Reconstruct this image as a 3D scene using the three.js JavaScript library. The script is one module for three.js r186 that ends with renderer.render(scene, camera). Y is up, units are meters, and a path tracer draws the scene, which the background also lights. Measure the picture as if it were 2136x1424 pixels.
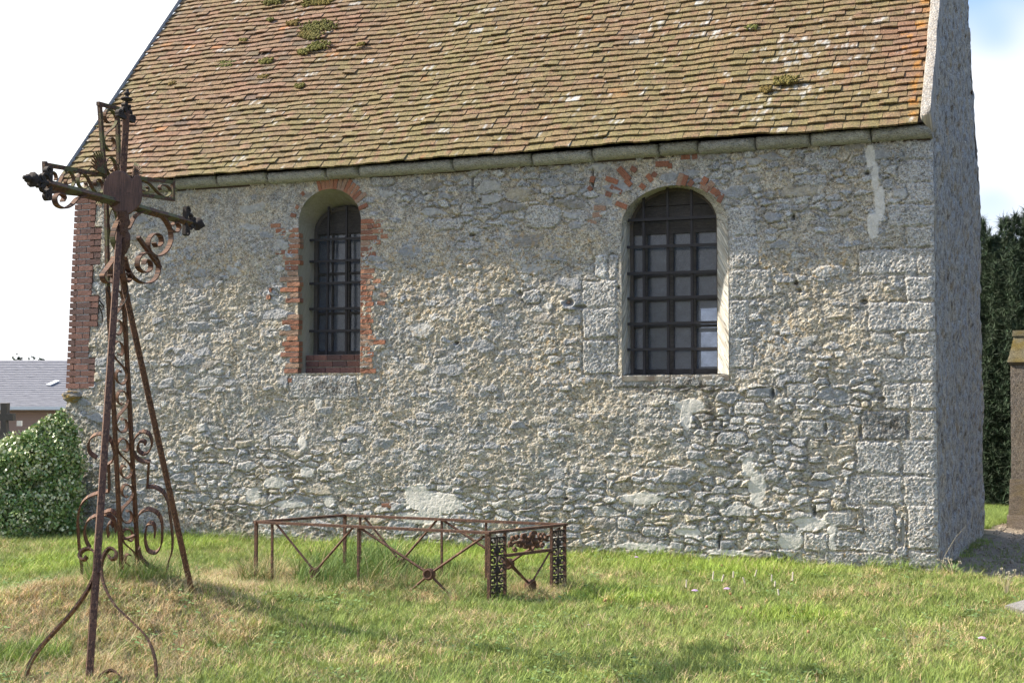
import * as THREE from 'three';
import { mergeGeometries } from 'three/addons/utils/BufferGeometryUtils.js';

// ------------------------------------------------------------------ camera
const scene = new THREE.Scene();
const FPX = 2880, CX = 1068, CY = 712;                      // focal length and centre in photo pixels (2136 x 1424)
const V3 = (x, y, z) => new THREE.Vector3(x, y, z);
const camPos = V3(1.244, 1.636, 13.75);
const pitch = Math.atan(121 / FPX);
const Fh = V3(-0.3786, 0, -0.9255).normalize(), Rv = V3(0.9255, 0, -0.3786).normalize();
const Fv = Fh.clone().multiplyScalar(Math.cos(pitch)).add(V3(0, Math.sin(pitch), 0));
const Uv = new THREE.Vector3().crossVectors(Rv, Fv).normalize();
const camera = new THREE.PerspectiveCamera(2 * Math.atan(712 / FPX) * 180 / Math.PI, 1.5, 0.1, 600);
camera.position.copy(camPos);
camera.lookAt(camPos.clone().add(Fv));
scene.add(camera);

// ------------------------------------------------------------------ noise and random numbers
function mulberry(a) { return () => { a |= 0; a = a + 0x6D2B79F5 | 0; let t = Math.imul(a ^ a >>> 15, 1 | a); t = t + Math.imul(t ^ t >>> 7, 61 | t) ^ t; return ((t ^ t >>> 14) >>> 0) / 4294967296; }; }
const rnd = mulberry(20240611);
const rr = (a, b) => a + (b - a) * rnd();
const PERM = new Uint8Array(512); { const p = [...Array(256).keys()]; for (let i = 255; i > 0; i--) { const j = Math.floor(rnd() * (i + 1)); [p[i], p[j]] = [p[j], p[i]]; } for (let i = 0; i < 512; i++) PERM[i] = p[i & 255]; }
const GX = new Float32Array(256), GY = new Float32Array(256);
for (let i = 0; i < 256; i++) { const a = rnd() * Math.PI * 2; GX[i] = Math.cos(a); GY[i] = Math.sin(a); }
function n2(x, y) {                                          // gradient noise, about -1..1
  const xi = Math.floor(x), yi = Math.floor(y), fx = x - xi, fy = y - yi, X = xi & 255, Y = yi & 255;
  const u = fx * fx * fx * (fx * (fx * 6 - 15) + 10), v = fy * fy * fy * (fy * (fy * 6 - 15) + 10);
  const a = PERM[PERM[X] + Y], b = PERM[PERM[(X + 1) & 255] + Y], c = PERM[PERM[X] + ((Y + 1) & 255)], d = PERM[PERM[(X + 1) & 255] + ((Y + 1) & 255)];
  const p = GX[a] * fx + GY[a] * fy, q = GX[b] * (fx - 1) + GY[b] * fy, r = GX[c] * fx + GY[c] * (fy - 1), s = GX[d] * (fx - 1) + GY[d] * (fy - 1);
  const m = p + u * (q - p), n = r + u * (s - r);
  return (m + v * (n - m)) * 1.5;
}
function fbm(x, y, o) { let s = 0, a = 1, t = 0; for (let i = 0; i < o; i++) { s += a * n2(x, y); t += a; a *= 0.5; x = x * 2.03 + 17.3; y = y * 2.03 - 9.1; } return s / t; }
const h1 = (i, j, k) => { let n = Math.imul(i, 374761393) + Math.imul(j, 668265263) + Math.imul(k, 2147483647 ^ 0x5bd1e995); n = Math.imul(n ^ n >>> 13, 1274126177); n ^= n >>> 16; return (n >>> 0) / 4294967296; };
const clamp = (x, a = 0, b = 1) => x < a ? a : x > b ? b : x;
const sm = (a, b, x) => { const t = clamp((x - a) / (b - a)); return t * t * (3 - 2 * t); };
const mix = (a, b, t) => a + (b - a) * t;
const mix3 = (a, b, t) => [mix(a[0], b[0], t), mix(a[1], b[1], t), mix(a[2], b[2], t)];

// ------------------------------------------------------------------ sky, sun, exposure
const SUN_EL = 38 * Math.PI / 180, SUN_AZ = 8.8 * Math.PI / 180;   // the sun grazes the long wall from its far (west) end
const sunDir = V3(-Math.cos(SUN_EL) * Math.cos(SUN_AZ), Math.sin(SUN_EL), Math.cos(SUN_EL) * Math.sin(SUN_AZ));
{
  const w = 1024, h = 512, d = new Float32Array(w * h * 4);
  for (let j = 0; j < h; j++) for (let i = 0; i < w; i++) {
    const ph = ((i + 0.5) / w - 0.5) * 2 * Math.PI, th = ((j + 0.5) / h - 0.5) * Math.PI;
    const x = Math.cos(ph) * Math.cos(th), z = Math.sin(ph) * Math.cos(th), y = Math.sin(th), yy = Math.max(y, 0);
    const px = x / (yy + 0.22), pz = z / (yy + 0.22);
    const c = fbm(px * 1.1 + 3.7, pz * 1.1 + 8.2, 6) * 0.75 + 0.25 * fbm(px * 4 + 1, pz * 4, 3);
    const west = sm(0.1, 0.75, -x); let cl = sm(-0.16, 0.22, c + 0.68 * west - 0.27 + 0.55 * sm(0.34, 0.20, yy));
    const g = x * sunDir.x + y * sunDir.y + z * sunDir.z, glow = Math.pow(clamp(g), 3);
    const hz = Math.exp(-yy * 5);
    let col = mix3([0.16, 0.28, 0.54], [0.30, 0.45, 0.62], hz);
    col = mix3(col, mix3([0.46, 0.48, 0.52], [0.62, 0.63, 0.65], sm(-0.8, 0.6, -x)), cl * 0.92);
    const haze = clamp(glow * 0.9 + hz * 0.1 + 0.25 * west);
    col = mix3(col, [0.60, 0.595, 0.585], haze);
    const k = (1 + 0.3 * glow) * (y < 0 ? 0.6 : 1);
    d.set([col[0] * k, col[1] * k, col[2] * k, 1], (j * w + i) * 4);
  }
  const t = new THREE.DataTexture(d, w, h, THREE.RGBAFormat, THREE.FloatType);
  t.mapping = THREE.EquirectangularReflectionMapping; t.magFilter = THREE.LinearFilter; t.minFilter = THREE.LinearFilter; t.needsUpdate = true;
  scene.background = t; scene.environment = t;
}
const sun = new THREE.DirectionalLight(new THREE.Color().setRGB(1, 0.92, 0.79), 5);
sun.position.copy(sunDir).multiplyScalar(60).add(V3(-4, 0, 4)); sun.target.position.set(-4, 0, 4);
sun.castShadow = true; sun.shadow.mapSize.set(4096, 4096);
Object.assign(sun.shadow.camera, { left: -22, right: 22, top: 22, bottom: -22, near: 1, far: 140 });
scene.add(sun, sun.target);
const renderer = new THREE.WebGLRenderer({ antialias: true });
renderer.setSize(1024, 682); renderer.toneMapping = THREE.LinearToneMapping; renderer.toneMappingExposure = 2.05;
renderer.shadowMap.enabled = true; renderer.outputColorSpace = THREE.SRGBColorSpace;

// ------------------------------------------------------------------ from a photo pixel to a place (on a surface it touches)
const ray = (px, py) => Fv.clone().multiplyScalar(FPX).addScaledVector(Rv, px - CX).addScaledVector(Uv, CY - py).normalize();
function onPlane(px, py, p0, n) { const r = ray(px, py), t = p0.clone().sub(camPos).dot(n) / r.dot(n); return camPos.clone().addScaledVector(r, t); }
const wallPt = (px, py, z = 0) => onPlane(px, py, V3(0, 0, z), V3(0, 0, 1));
const depthPt = (px, py, Z) => onPlane(px, py, camPos.clone().addScaledVector(Fh, Z), Fh);
const pix = p => { const d = p.clone().sub(camPos), f = d.dot(Fv); return [CX + FPX * d.dot(Rv) / f, CY - FPX * d.dot(Uv) / f, f]; };

// ------------------------------------------------------------------ naming and geometry helpers
const used = {};
const numbered = n => { const k = used[n] = (used[n] ?? -1) + 1; return k ? `${n}_${String(k).padStart(3, '0')}` : n; };
function thing(name, label, category, pos = V3(0, 0, 0), group) { const o = new THREE.Group(); o.name = numbered(name); o.position.copy(pos); o.userData = { label, category }; if (group) o.userData.group = group; scene.add(o); return o; }
function part(name, geo, mat, parent, label, kind) {         // one named mesh under its parent; geometry given in world coordinates
  const g = Array.isArray(geo) ? mergeGeometries(geo) : geo;
  const m = new THREE.Mesh(g, mat); m.name = name; m.castShadow = m.receiveShadow = true;
  let off = V3(0, 0, 0), p = parent; while (p && p !== scene) { off.add(p.position); p = p.parent; }
  if (off.lengthSq() > 0 && !g.userData.local) g.translate(-off.x, -off.y, -off.z);
  if (label) m.userData.label = label; if (kind) m.userData.kind = kind;
  parent.add(m); return m;
}
function geom(pos, idx, uv, col, nor) {
  const g = new THREE.BufferGeometry();
  g.setAttribute('position', new THREE.Float32BufferAttribute(pos, 3));
  if (uv) g.setAttribute('uv', new THREE.Float32BufferAttribute(uv, 2));
  if (col) g.setAttribute('color', new THREE.Float32BufferAttribute(col, 3));
  g.setIndex(idx);
  if (nor) g.setAttribute('normal', new THREE.Float32BufferAttribute(nor, 3)); else g.computeVertexNormals();
  return g;
}
const flat = g => { const o = g.index ? g.toNonIndexed() : g; o.computeVertexNormals(); return o; };
// a box between two points, its section w x t; 'side' is the direction of w
function bar(p0, p1, w, t, side, spin = 0) {
  const d = p1.clone().sub(p0), L = d.length(); d.divideScalar(L);
  let s = (side || (Math.abs(d.y) > 0.9 ? V3(1, 0, 0) : V3(0, 1, 0))).clone(); s.addScaledVector(d, -s.dot(d)).normalize();
  let b = new THREE.Vector3().crossVectors(d, s);
  if (spin) { const c = Math.cos(spin), n = Math.sin(spin), s2 = s.clone().multiplyScalar(c).addScaledVector(b, n); b = b.multiplyScalar(c).addScaledVector(s, -n); s = s2; }
  const N = Math.max(1, Math.round(L / 0.12)), g = new THREE.BoxGeometry(w, L, t, 1, N, 1), p = g.attributes.position, uv = g.attributes.uv;
  const m = new THREE.Matrix4().makeBasis(s, d, b.negate()); m.setPosition(p0.clone().add(p1).multiplyScalar(0.5));
  for (let i = 0; i < p.count; i++) { uv.setXY(i, uv.getX(i) * w * 2, (p.getY(i) + L / 2)); const k = 1 + 0.05 * n2(p.getY(i) * 7 + L * 31, i % 3); p.setX(i, p.getX(i) * k); p.setZ(i, p.getZ(i) * k); }
  g.applyMatrix4(m); g.computeVertexNormals(); return g;
}
// flat iron bent along a line of points; n is the direction of its width
function strap(pts, n, w, t, samples) {
  const c = new THREE.CatmullRomCurve3(pts, false, 'centripetal'), N = samples || Math.max(8, pts.length * 5), P = [], I = [], UVs = [];
  let len = 0, last = null; const nn = n.clone().normalize();
  for (let i = 0; i <= N; i++) {
    const p = c.getPoint(i / N), tg = c.getTangent(i / N), b = new THREE.Vector3().crossVectors(tg, nn).normalize();
    if (last) len += p.distanceTo(last); last = p;
    const cor = [[-1, -1], [1, -1], [1, 1], [-1, 1]].map(([a, e]) => p.clone().addScaledVector(nn, a * w / 2).addScaledVector(b, e * t / 2));
    for (let k = 0; k < 4; k++) for (const q of [cor[k], cor[(k + 1) % 4]]) { P.push(q.x, q.y, q.z); UVs.push(k * 0.03, len); }
    if (i < N) for (let k = 0; k < 4; k++) { const a = i * 8 + k * 2; I.push(a, a + 1, a + 9, a, a + 9, a + 8); }
  }
  I.push(0, 2, 4, 0, 4, 6); const e = N * 8; I.push(e, e + 4, e + 2, e, e + 6, e + 4);
  return geom(P, I, UVs);
}

// ------------------------------------------------------------------ materials
function tex(size, fn, srgb, rep = true) {
  const d = new Uint8Array(size * size * 4);
  for (let j = 0; j < size; j++) for (let i = 0; i < size; i++) { const c = fn(i / size, j / size); const k = (j * size + i) * 4; d[k] = clamp(c[0]) * 255; d[k + 1] = clamp(c[1]) * 255; d[k + 2] = clamp(c[2]) * 255; d[k + 3] = 255; }
  const t = new THREE.DataTexture(d, size, size); t.wrapS = t.wrapT = rep ? THREE.RepeatWrapping : THREE.ClampToEdgeWrapping;
  t.magFilter = THREE.LinearFilter; t.minFilter = THREE.LinearMipmapLinearFilter; t.generateMipmaps = true; if (srgb) t.colorSpace = THREE.SRGBColorSpace; t.needsUpdate = true; return t;
}
// noise that repeats over 0..1 (period is a whole number of cells)
function pn(x, y, p) { const fx = x * p, fy = y * p, xi = Math.floor(fx), yi = Math.floor(fy), u = fx - xi, v = fy - yi; const s = u * u * (3 - 2 * u), t = v * v * (3 - 2 * v); const h = (a, b) => h1(((a % p) + p) % p, ((b % p) + p) % p, p); return mix(mix(h(xi, yi), h(xi + 1, yi), s), mix(h(xi, yi + 1), h(xi + 1, yi + 1), s), t); }
const pf = (x, y, p, o) => { let s = 0, a = 1, t = 0; for (let i = 0; i < o; i++) { s += a * pn(x, y, p << i); t += a; a *= 0.55; } return s / t; };
const G = v => [v, v, v];
const grainBump = tex(512, (x, y) => { const a = pf(x, y, 16, 5), b = pn(x, y, 64); return G(0.55 * a + 0.3 * b + (pn(x + 0.3, y, 40) > 0.86 ? -0.3 : 0) + 0.1); });
const grainMap = tex(512, (x, y) => { const a = pf(x, y, 12, 5), b = pn(x, y, 128); return G(0.62 + 0.34 * a + 0.14 * (b - 0.5)); });
// crumbly lime mortar and shelly limestone: grains of several sizes, pale, ochre, bluish and dark
function crumbs(x, y, p) { const fx = x * p, fy = y * p, xi = Math.floor(fx), yi = Math.floor(fy); let f1 = 9, id = 0; for (let j = yi - 1; j <= yi + 1; j++) for (let i = xi - 1; i <= xi + 1; i++) { const a = ((i % p) + p) % p, b = ((j % p) + p) % p, dx = i + h1(a, b, 21) - fx, dy = j + h1(a, b, 22) - fy, d = dx * dx + dy * dy; if (d < f1) { f1 = d; id = a * 4096 + b; } } return [Math.sqrt(f1), h1(id, 5, 7), h1(id, 8, 3)]; }
const crumbMap = tex(1024, (x, y) => { const [d, r, q] = crumbs(x, y, 46), [d2, r2, q2] = crumbs(x + 0.13, y + 0.31, 110), n = pf(x, y, 10, 4); let v = 0.60 + 0.34 * (r - 0.5) + 0.26 * (r2 - 0.5) + 0.22 * (n - 0.5); if (r2 > 0.93) v += 0.25; if (r2 < 0.07) v *= 0.5; const t = (q - 0.5) * 0.10 + (q2 - 0.5) * 0.08; return [v * (1 + t), v, v * (1 - t * 1.1)]; });
const crumbBump = tex(1024, (x, y) => { const [d, r] = crumbs(x, y, 46), [d2, r2] = crumbs(x + 0.13, y + 0.31, 110); return G(0.15 + 0.38 * r * (1 - d) + 0.26 * r2 * (1 - d2) + 0.28 * pf(x, y, 10, 5)); });
const rustMap = tex(512, (x, y) => { const a = pf(x, y, 6, 5), b = pf(x + 0.37, y + 0.21, 24, 3), c = pn(x, y, 96); const k = 0.75 + 0.5 * c; return a > 0.56 ? [0.385 * k, 0.265 * k, 0.20 * k] : b > 0.58 ? [0.47 * k, 0.345 * k, 0.26 * k] : [0.305 * k, 0.205 * k, 0.16 * k]; }, true);
const mossRustMap = tex(512, (x, y) => { const a = pf(x, y, 5, 5), b = pf(x + 0.37, y + 0.21, 24, 3), c = pn(x, y, 96); const k = 0.75 + 0.5 * c; return a > 0.5 ? [0.36 * k, 0.35 * k, 0.22 * k] : b > 0.55 ? [0.42 * k, 0.30 * k, 0.21 * k] : [0.30 * k, 0.22 * k, 0.18 * k]; }, true);
const rustBump = tex(512, (x, y) => G(pf(x, y, 48, 4)));
const plateMap = tex(256, (x, y) => { const g = pn(x, (y * 0.25) % 1, 64) * 0.5 + pf(x, y, 6, 3) * 0.6, k = 0.65 + 0.6 * g; return [0.40 * k, 0.285 * k, 0.235 * k]; }, true);
const woodMap = tex(512, (x, y) => { const a = pf(x * 0.5, y, 8, 2), g = pn(x, (y * 7) % 1, 128) * 0.5 + pn(x * 0.5, (y * 3) % 1, 64) * 0.5; const k = 0.55 + 0.6 * g + 0.25 * (a - 0.5); return [0.29 * k, 0.27 * k, 0.26 * k]; }, true);
const S = o => new THREE.MeshStandardMaterial(o);
const rep = (t, x, y) => { const c = t.clone(); c.repeat.set(x, y); c.needsUpdate = true; return c; };
const M = {
  stone: S({ vertexColors: true, roughness: 0.95, map: rep(crumbMap, 1.15, 1.15), bumpMap: rep(crumbBump, 1.15, 1.15), bumpScale: 0.016 }),
  block: S({ color: new THREE.Color().setRGB(0.78, 0.78, 0.78), vertexColors: true, roughness: 0.95, map: rep(grainMap, 2.3, 2.3), bumpMap: rep(crumbBump, 1.7, 1.7), bumpScale: 0.018 }),
  cornice: S({ vertexColors: true, roughness: 0.95, map: rep(crumbMap, 1.3, 1.3), bumpMap: rep(crumbBump, 1.3, 1.3), bumpScale: 0.018 }),
  fresh: S({ vertexColors: true, roughness: 0.95, map: rep(grainMap, 1.5, 1.5), bumpMap: rep(grainBump, 2, 2), bumpScale: 0.005 }),
  plaster: S({ vertexColors: true, roughness: 0.95, map: rep(grainMap, 3, 3), bumpMap: rep(grainBump, 3, 3), bumpScale: 0.004 }),
  tile: S({ vertexColors: true, roughness: 0.92, map: rep(crumbMap, 1.4, 1.4), bumpMap: rep(grainBump, 4, 4), bumpScale: 0.004 }),
  deck: S({ color: new THREE.Color().setRGB(0.07, 0.05, 0.04), roughness: 1 }),
  rust: S({ map: rep(rustMap, 3, 3), roughness: 0.82, bumpMap: rep(rustBump, 4, 4), bumpScale: 0.0035 }),
  mossRust: S({ map: rep(mossRustMap, 3, 3), roughness: 0.85, bumpMap: rep(rustBump, 4, 4), bumpScale: 0.0035 }),
  darkIron: S({ color: new THREE.Color().setRGB(0.034, 0.024, 0.02), roughness: 0.85, bumpMap: rep(rustBump, 4, 4), bumpScale: 0.002 }),
  bars: S({ color: new THREE.Color().setRGB(0.03, 0.026, 0.028), roughness: 0.8 }),
  wood: S({ map: rep(woodMap, 1, 1), roughness: 0.9, bumpMap: rep(woodMap, 1, 1), bumpScale: 0.003 }),
  zinc: S({ color: new THREE.Color().setRGB(0.42, 0.44, 0.46), roughness: 0.6, metalness: 0.2 }),
  glass: new THREE.MeshPhysicalMaterial({ color: new THREE.Color().setRGB(0.58, 0.62, 0.70), map: rep(grainMap, 1.1, 1.1), roughness: 0.18, transmission: 0.86, thickness: 0, ior: 1.5 }),
  plate: S({ roughness: 0.7, map: rep(plateMap, 3, 1), bumpMap: rep(rustBump, 2, 2), bumpScale: 0.002 }),
  dark: S({ color: new THREE.Color().setRGB(0.46, 0.44, 0.40), roughness: 1 }),
  slate: S({ color: new THREE.Color().setRGB(0.27, 0.265, 0.29), roughness: 0.65, map: rep(grainMap, 0.6, 0.6) }),
  white: S({ color: new THREE.Color().setRGB(0.75, 0.75, 0.74), roughness: 0.6 }),
};
const brickMats = [[0.42, 0.175, 0.10], [0.35, 0.15, 0.09], [0.47, 0.23, 0.14], [0.32, 0.15, 0.10], [0.42, 0.27, 0.19]].map(c => S({ color: new THREE.Color().setRGB(...c.map(q => q * 1.35)), roughness: 0.95, map: rep(crumbMap, 0.5, 0.25), bumpMap: rep(grainBump, 1, 1), bumpScale: 0.004 }));
const oldBrickMats = [[0.25, 0.125, 0.10], [0.21, 0.105, 0.088], [0.29, 0.145, 0.115], [0.17, 0.095, 0.085]].map(c => S({ color: new THREE.Color().setRGB(...c.map(q => q * 1.12)), roughness: 0.95, map: rep(crumbMap, 0.5, 0.25), bumpMap: rep(grainBump, 1, 1), bumpScale: 0.004 }));

// ------------------------------------------------------------------ the chapel: long rubble wall
const chapel = thing('chapel', 'old rubble stone chapel with a mossy tiled roof and two barred arched windows', 'chapel');
const EAVE = 4.27, WALL_T = 4.155, LEN = 10.34, WID = 7.0, OVER = 0.205, TAN = Math.tan(50 * Math.PI / 180);
const uLeft = v => -LEN + 0.045 * clamp(v - 1.77, -0.3, 2.5);
function arched(x0, x1, yb, ys, ya, z = 0, xr = 600) { const a = wallPt(x0, xr, z).x, b = wallPt(x1, xr, z).x, xm = (x0 + x1) / 2; return { c: (a + b) / 2, a: (b - a) / 2, vB: wallPt(xm, yb, z).y, vS: wallPt(xm, ys, z).y, r: wallPt(xm, ya, z).y - wallPt(xm, ys, z).y, z }; }
const OPEN1 = arched(622, 752, 778, 463, 394), OPEN2 = arched(1297, 1520, 782, 472, 386);
function sdf(o, u, v) { if (v > o.vS) { const k = Math.hypot((u - o.c) / o.a, (v - o.vS) / o.r); return (k - 1) * Math.min(o.a, o.r); } return Math.max(Math.abs(u - o.c) - o.a, o.vB - v); }
const BRICK0 = wallPt(150, 811).y, BRICKN = 31, toothed = v => [1, 1, 1, 1, 1, 0, 0, 0, 0, 0, 1, 1, 1, 1, 1, 0, 0, 0, 0, 0, 1, 1, 1, 1, 1, 1, 0, 0, 0, 0, 0, 0][clamp(Math.floor((v - BRICK0) / ((WALL_T - 0.02 - BRICK0) / BRICKN)), 0, 31)] ? 0.42 : 0.31;
const opening = (u, v) => Math.min(sdf(OPEN1, u, v), sdf(OPEN2, u, v));
const blob = (px, py, rx, ry) => { const p = wallPt(px, py), q = wallPt(px + rx, py), s = wallPt(px, py - ry); return [p.x, p.y, q.x - p.x, s.y - p.y]; };
const blobs = (list, u, v) => { let m = 0; for (const b of list) { const k = 1 - Math.hypot((u - b[0]) / b[2], (v - b[1]) / b[3]); if (k > m) m = k; } return m; };
// dressed blocks: corner quoins and the jambs of the wide window, with their own outlines
const rect = (x0, y0, x1, y1, tone = 0) => { const ym = (y0 + y1) / 2, a = wallPt(x0, ym), b = wallPt(x1, ym), xm = (x0 + x1) / 2; return { u0: a.x, u1: x1 >= 1950 ? 0.03 : b.x, v0: wallPt(xm, y1).y, v1: wallPt(xm, y0).y, tone }; };
const soften = (b, k) => { b.soft = b.u1 < -1.6 && k > 35; b.rad = b.soft ? 0.48 * Math.min(b.u1 - b.u0, b.v1 - b.v0) : 0.024; return b; };
const BLOCKS = [
  [1888, 292, 1950, 332], [1874, 334, 1950, 379], [1894, 382, 1950, 424], [1850, 427, 1950, 472], [1890, 474, 1950, 516], [1792, 520, 1912, 572], [1914, 518, 1950, 573], [1890, 577, 1950, 626], [1812, 630, 1950, 690],
  [1886, 694, 1950, 745], [1842, 748, 1950, 796], [1842, 800, 1897, 853], [1900, 798, 1950, 853], [1799, 857, 1894, 916, -0.35], [1897, 857, 1950, 916], [1882, 919, 1950, 990], [1786, 921, 1879, 988], [1772, 993, 1882, 1053], [1885, 993, 1950, 1052],
  [1803, 1056, 1868, 1146], [1894, 1056, 1950, 1146], [1722, 1151, 1872, 1185, -0.15], [1896, 1151, 1950, 1182],
  [1522, 432, 1576, 492], [1522, 495, 1582, 558], [1522, 561, 1612, 622], [1522, 625, 1560, 701], [1522, 704, 1570, 769], [1240, 531, 1266, 578, 0.35], [1269, 533, 1288, 582], [1214, 586, 1287, 640], [1216, 643, 1287, 706], [1216, 709, 1287, 780],
  [1276, 784, 1462, 808, -0.1], [1465, 782, 1520, 806], [604, 783, 744, 832, -0.05],
  [1094, 428, 1170, 476], [904, 455, 966, 480], [952, 504, 1004, 522], [960, 426, 985, 440], [773, 368, 822, 388, -0.1], [1088, 604, 1128, 634], [560, 906, 616, 932], [712, 914, 752, 948], [1668, 876, 1740, 912], [1494, 900, 1560, 930], [1530, 838, 1600, 866], [1640, 800, 1700, 828], [1370, 1040, 1440, 1066], [1676, 1112, 1728, 1150], [1744, 1108, 1796, 1142], [1338, 1098, 1394, 1120], [1286, 1078, 1324, 1108], [1456, 1086, 1488, 1112], [1492, 1086, 1516, 1108], [1520, 1084, 1548, 1110], [1620, 1092, 1660, 1112], [410, 966, 480, 988], [1680, 318, 1720, 346], [1706, 332, 1748, 356], [1500, 344, 1532, 362], [1660, 365, 1724, 386],
].map((b, k) => soften(rect(...b), k));
const FRESH = [[905, 1050, 70, 26], [870, 1030, 30, 22], [880, 1080, 60, 14], [1340, 1040, 52, 14], [1440, 846, 34, 16], [1432, 872, 13, 26], [1562, 975, 14, 22], [1580, 1020, 20, 42], [1690, 1092, 40, 16], [1650, 1125, 30, 26], [1738, 1118, 14, 34], [1815, 1140, 50, 9], [1440, 1110, 40, 9], [1340, 1140, 60, 9], [1520, 1152, 60, 6], [574, 1006, 27, 13], [664, 832, 9, 26], [630, 925, 11, 18], [640, 985, 16, 13], [606, 1052, 34, 9], [528, 1032, 16, 16], [686, 1046, 12, 12], [1816, 326, 11, 30], [1826, 372, 8, 40], [1836, 425, 12, 40], [1822, 470, 14, 30]].map(b => blob(...b));
const HOLES = [[1187, 631, 13, 11], [1210, 640, 16, 5], [1803, 630, 9, 7], [1667, 606, 7, 6], [1082, 612, 7, 7], [952, 716, 6, 5], [1840, 833, 10, 7], [1660, 590, 6, 5], [1505, 884, 5, 12], [1723, 893, 5, 14], [1612, 820, 5, 14], [1795, 900, 4, 18], [1810, 360, 6, 6], [985, 380, 3, 20], [1236, 372, 3, 26], [985, 490, 8, 4], [1290, 600, 4, 5], [1884, 1110, 5, 38], [1500, 1130, 4, 20], [1700, 1065, 5, 16], [1180, 1040, 8, 5], [720, 920, 6, 6], [558, 1030, 5, 12], [470, 910, 4, 8], [1655, 452, 5, 9]].map(b => blob(...b));
const STAIN = [[1400, 806, 130, 26], [690, 808, 80, 24], [1540, 1150, 90, 10], [1620, 1172, 200, 16], [450, 1080, 110, 40], [1850, 885, 46, 26], [800, 1120, 240, 14], [1480, 880, 40, 60]].map(b => blob(...b));
const OCHRE = [[1000, 540, 260, 90], [860, 600, 90, 160], [1200, 520, 60, 60], [1180, 760, 120, 120], [780, 800, 60, 90], [1560, 560, 70, 60], [1700, 560, 120, 70], [1620, 700, 90, 80], [420, 560, 120, 80]].map(b => blob(...b));
const RENDER = [[520, 420, 200, 90], [300, 470, 160, 120], [1290, 420, 130, 120], [700, 380, 200, 60], [860, 520, 80, 60], [1500, 400, 60, 90], [1240, 680, 40, 40]].map(b => blob(...b));
const COURSED = [[1500, 1060, 520, 140], [1650, 900, 340, 180], [1650, 380, 300, 120], [1050, 410, 300, 90], [1000, 1070, 500, 80], [500, 1000, 300, 110]].map(b => blob(...b));
const CW = 0.165, CH = 0.078;
function cellAt(u, v) {                                        // big stones here and there, small ones between them
  const B = cells(u, v, 0.34, 0.135, 3000); return h1(B[0], 77, 2) < 0.30 && B[1] > 0.06 ? B : cells(u, v, CW, CH, 0);
}
function cells(u, v, CW, CH, seed) {                           // nearest and second nearest stone in flattened cells
  const wu = u + 0.03 * n2(u * 9, v * 13), wv = v + 0.018 * n2(u * 8 + 40, v * 14) + 0.03 * n2(u * 1.1, v * 2);
  const j0 = Math.floor(wv / CH); let f1 = 9, f2 = 9, id = 0, su = 0, sv = 0;
  for (let j = j0 - 1; j <= j0 + 1; j++) { const sh = h1(j, 7, 3), i0 = Math.floor(wu / CW + sh); for (let i = i0 - 2; i <= i0 + 2; i++) {
    const a = (i - sh + 0.1 + 0.8 * h1(i, j, 1)) * CW, b = (j + 0.2 + 0.6 * h1(i, j, 2)) * CH, w = 0.6 + 0.8 * h1(i, j, 5);
    const d = Math.hypot((wu - a) / (CW * w), (wv - b) / (CH * (0.55 + 0.45 * w)));
    if (d < f1) { f2 = f1; f1 = d; id = (j + 500 + seed) * 4096 + i + 1000; su = a; sv = b; } else if (d < f2) f2 = d; } }
  return [id, f2 - f1, su, sv, f1];
}
function crumb(u, v, c, k) { const x = u / c, y = v / (c * 0.8), xi = Math.floor(x), yi = Math.floor(y); let f1 = 9, r = 0; for (let j = yi - 1; j <= yi + 1; j++) for (let i = xi - 1; i <= xi + 1; i++) { const dx = i + h1(i + 900, j + 900, k) - x, dy = j + h1(i + 900, j + 900, k + 1) - y, d = dx * dx + dy * dy; if (d < f1) { f1 = d; r = h1(i + 900, j + 900, k + 2); } } return [r, 1 - Math.min(1, f1 * 1.3)]; }
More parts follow.
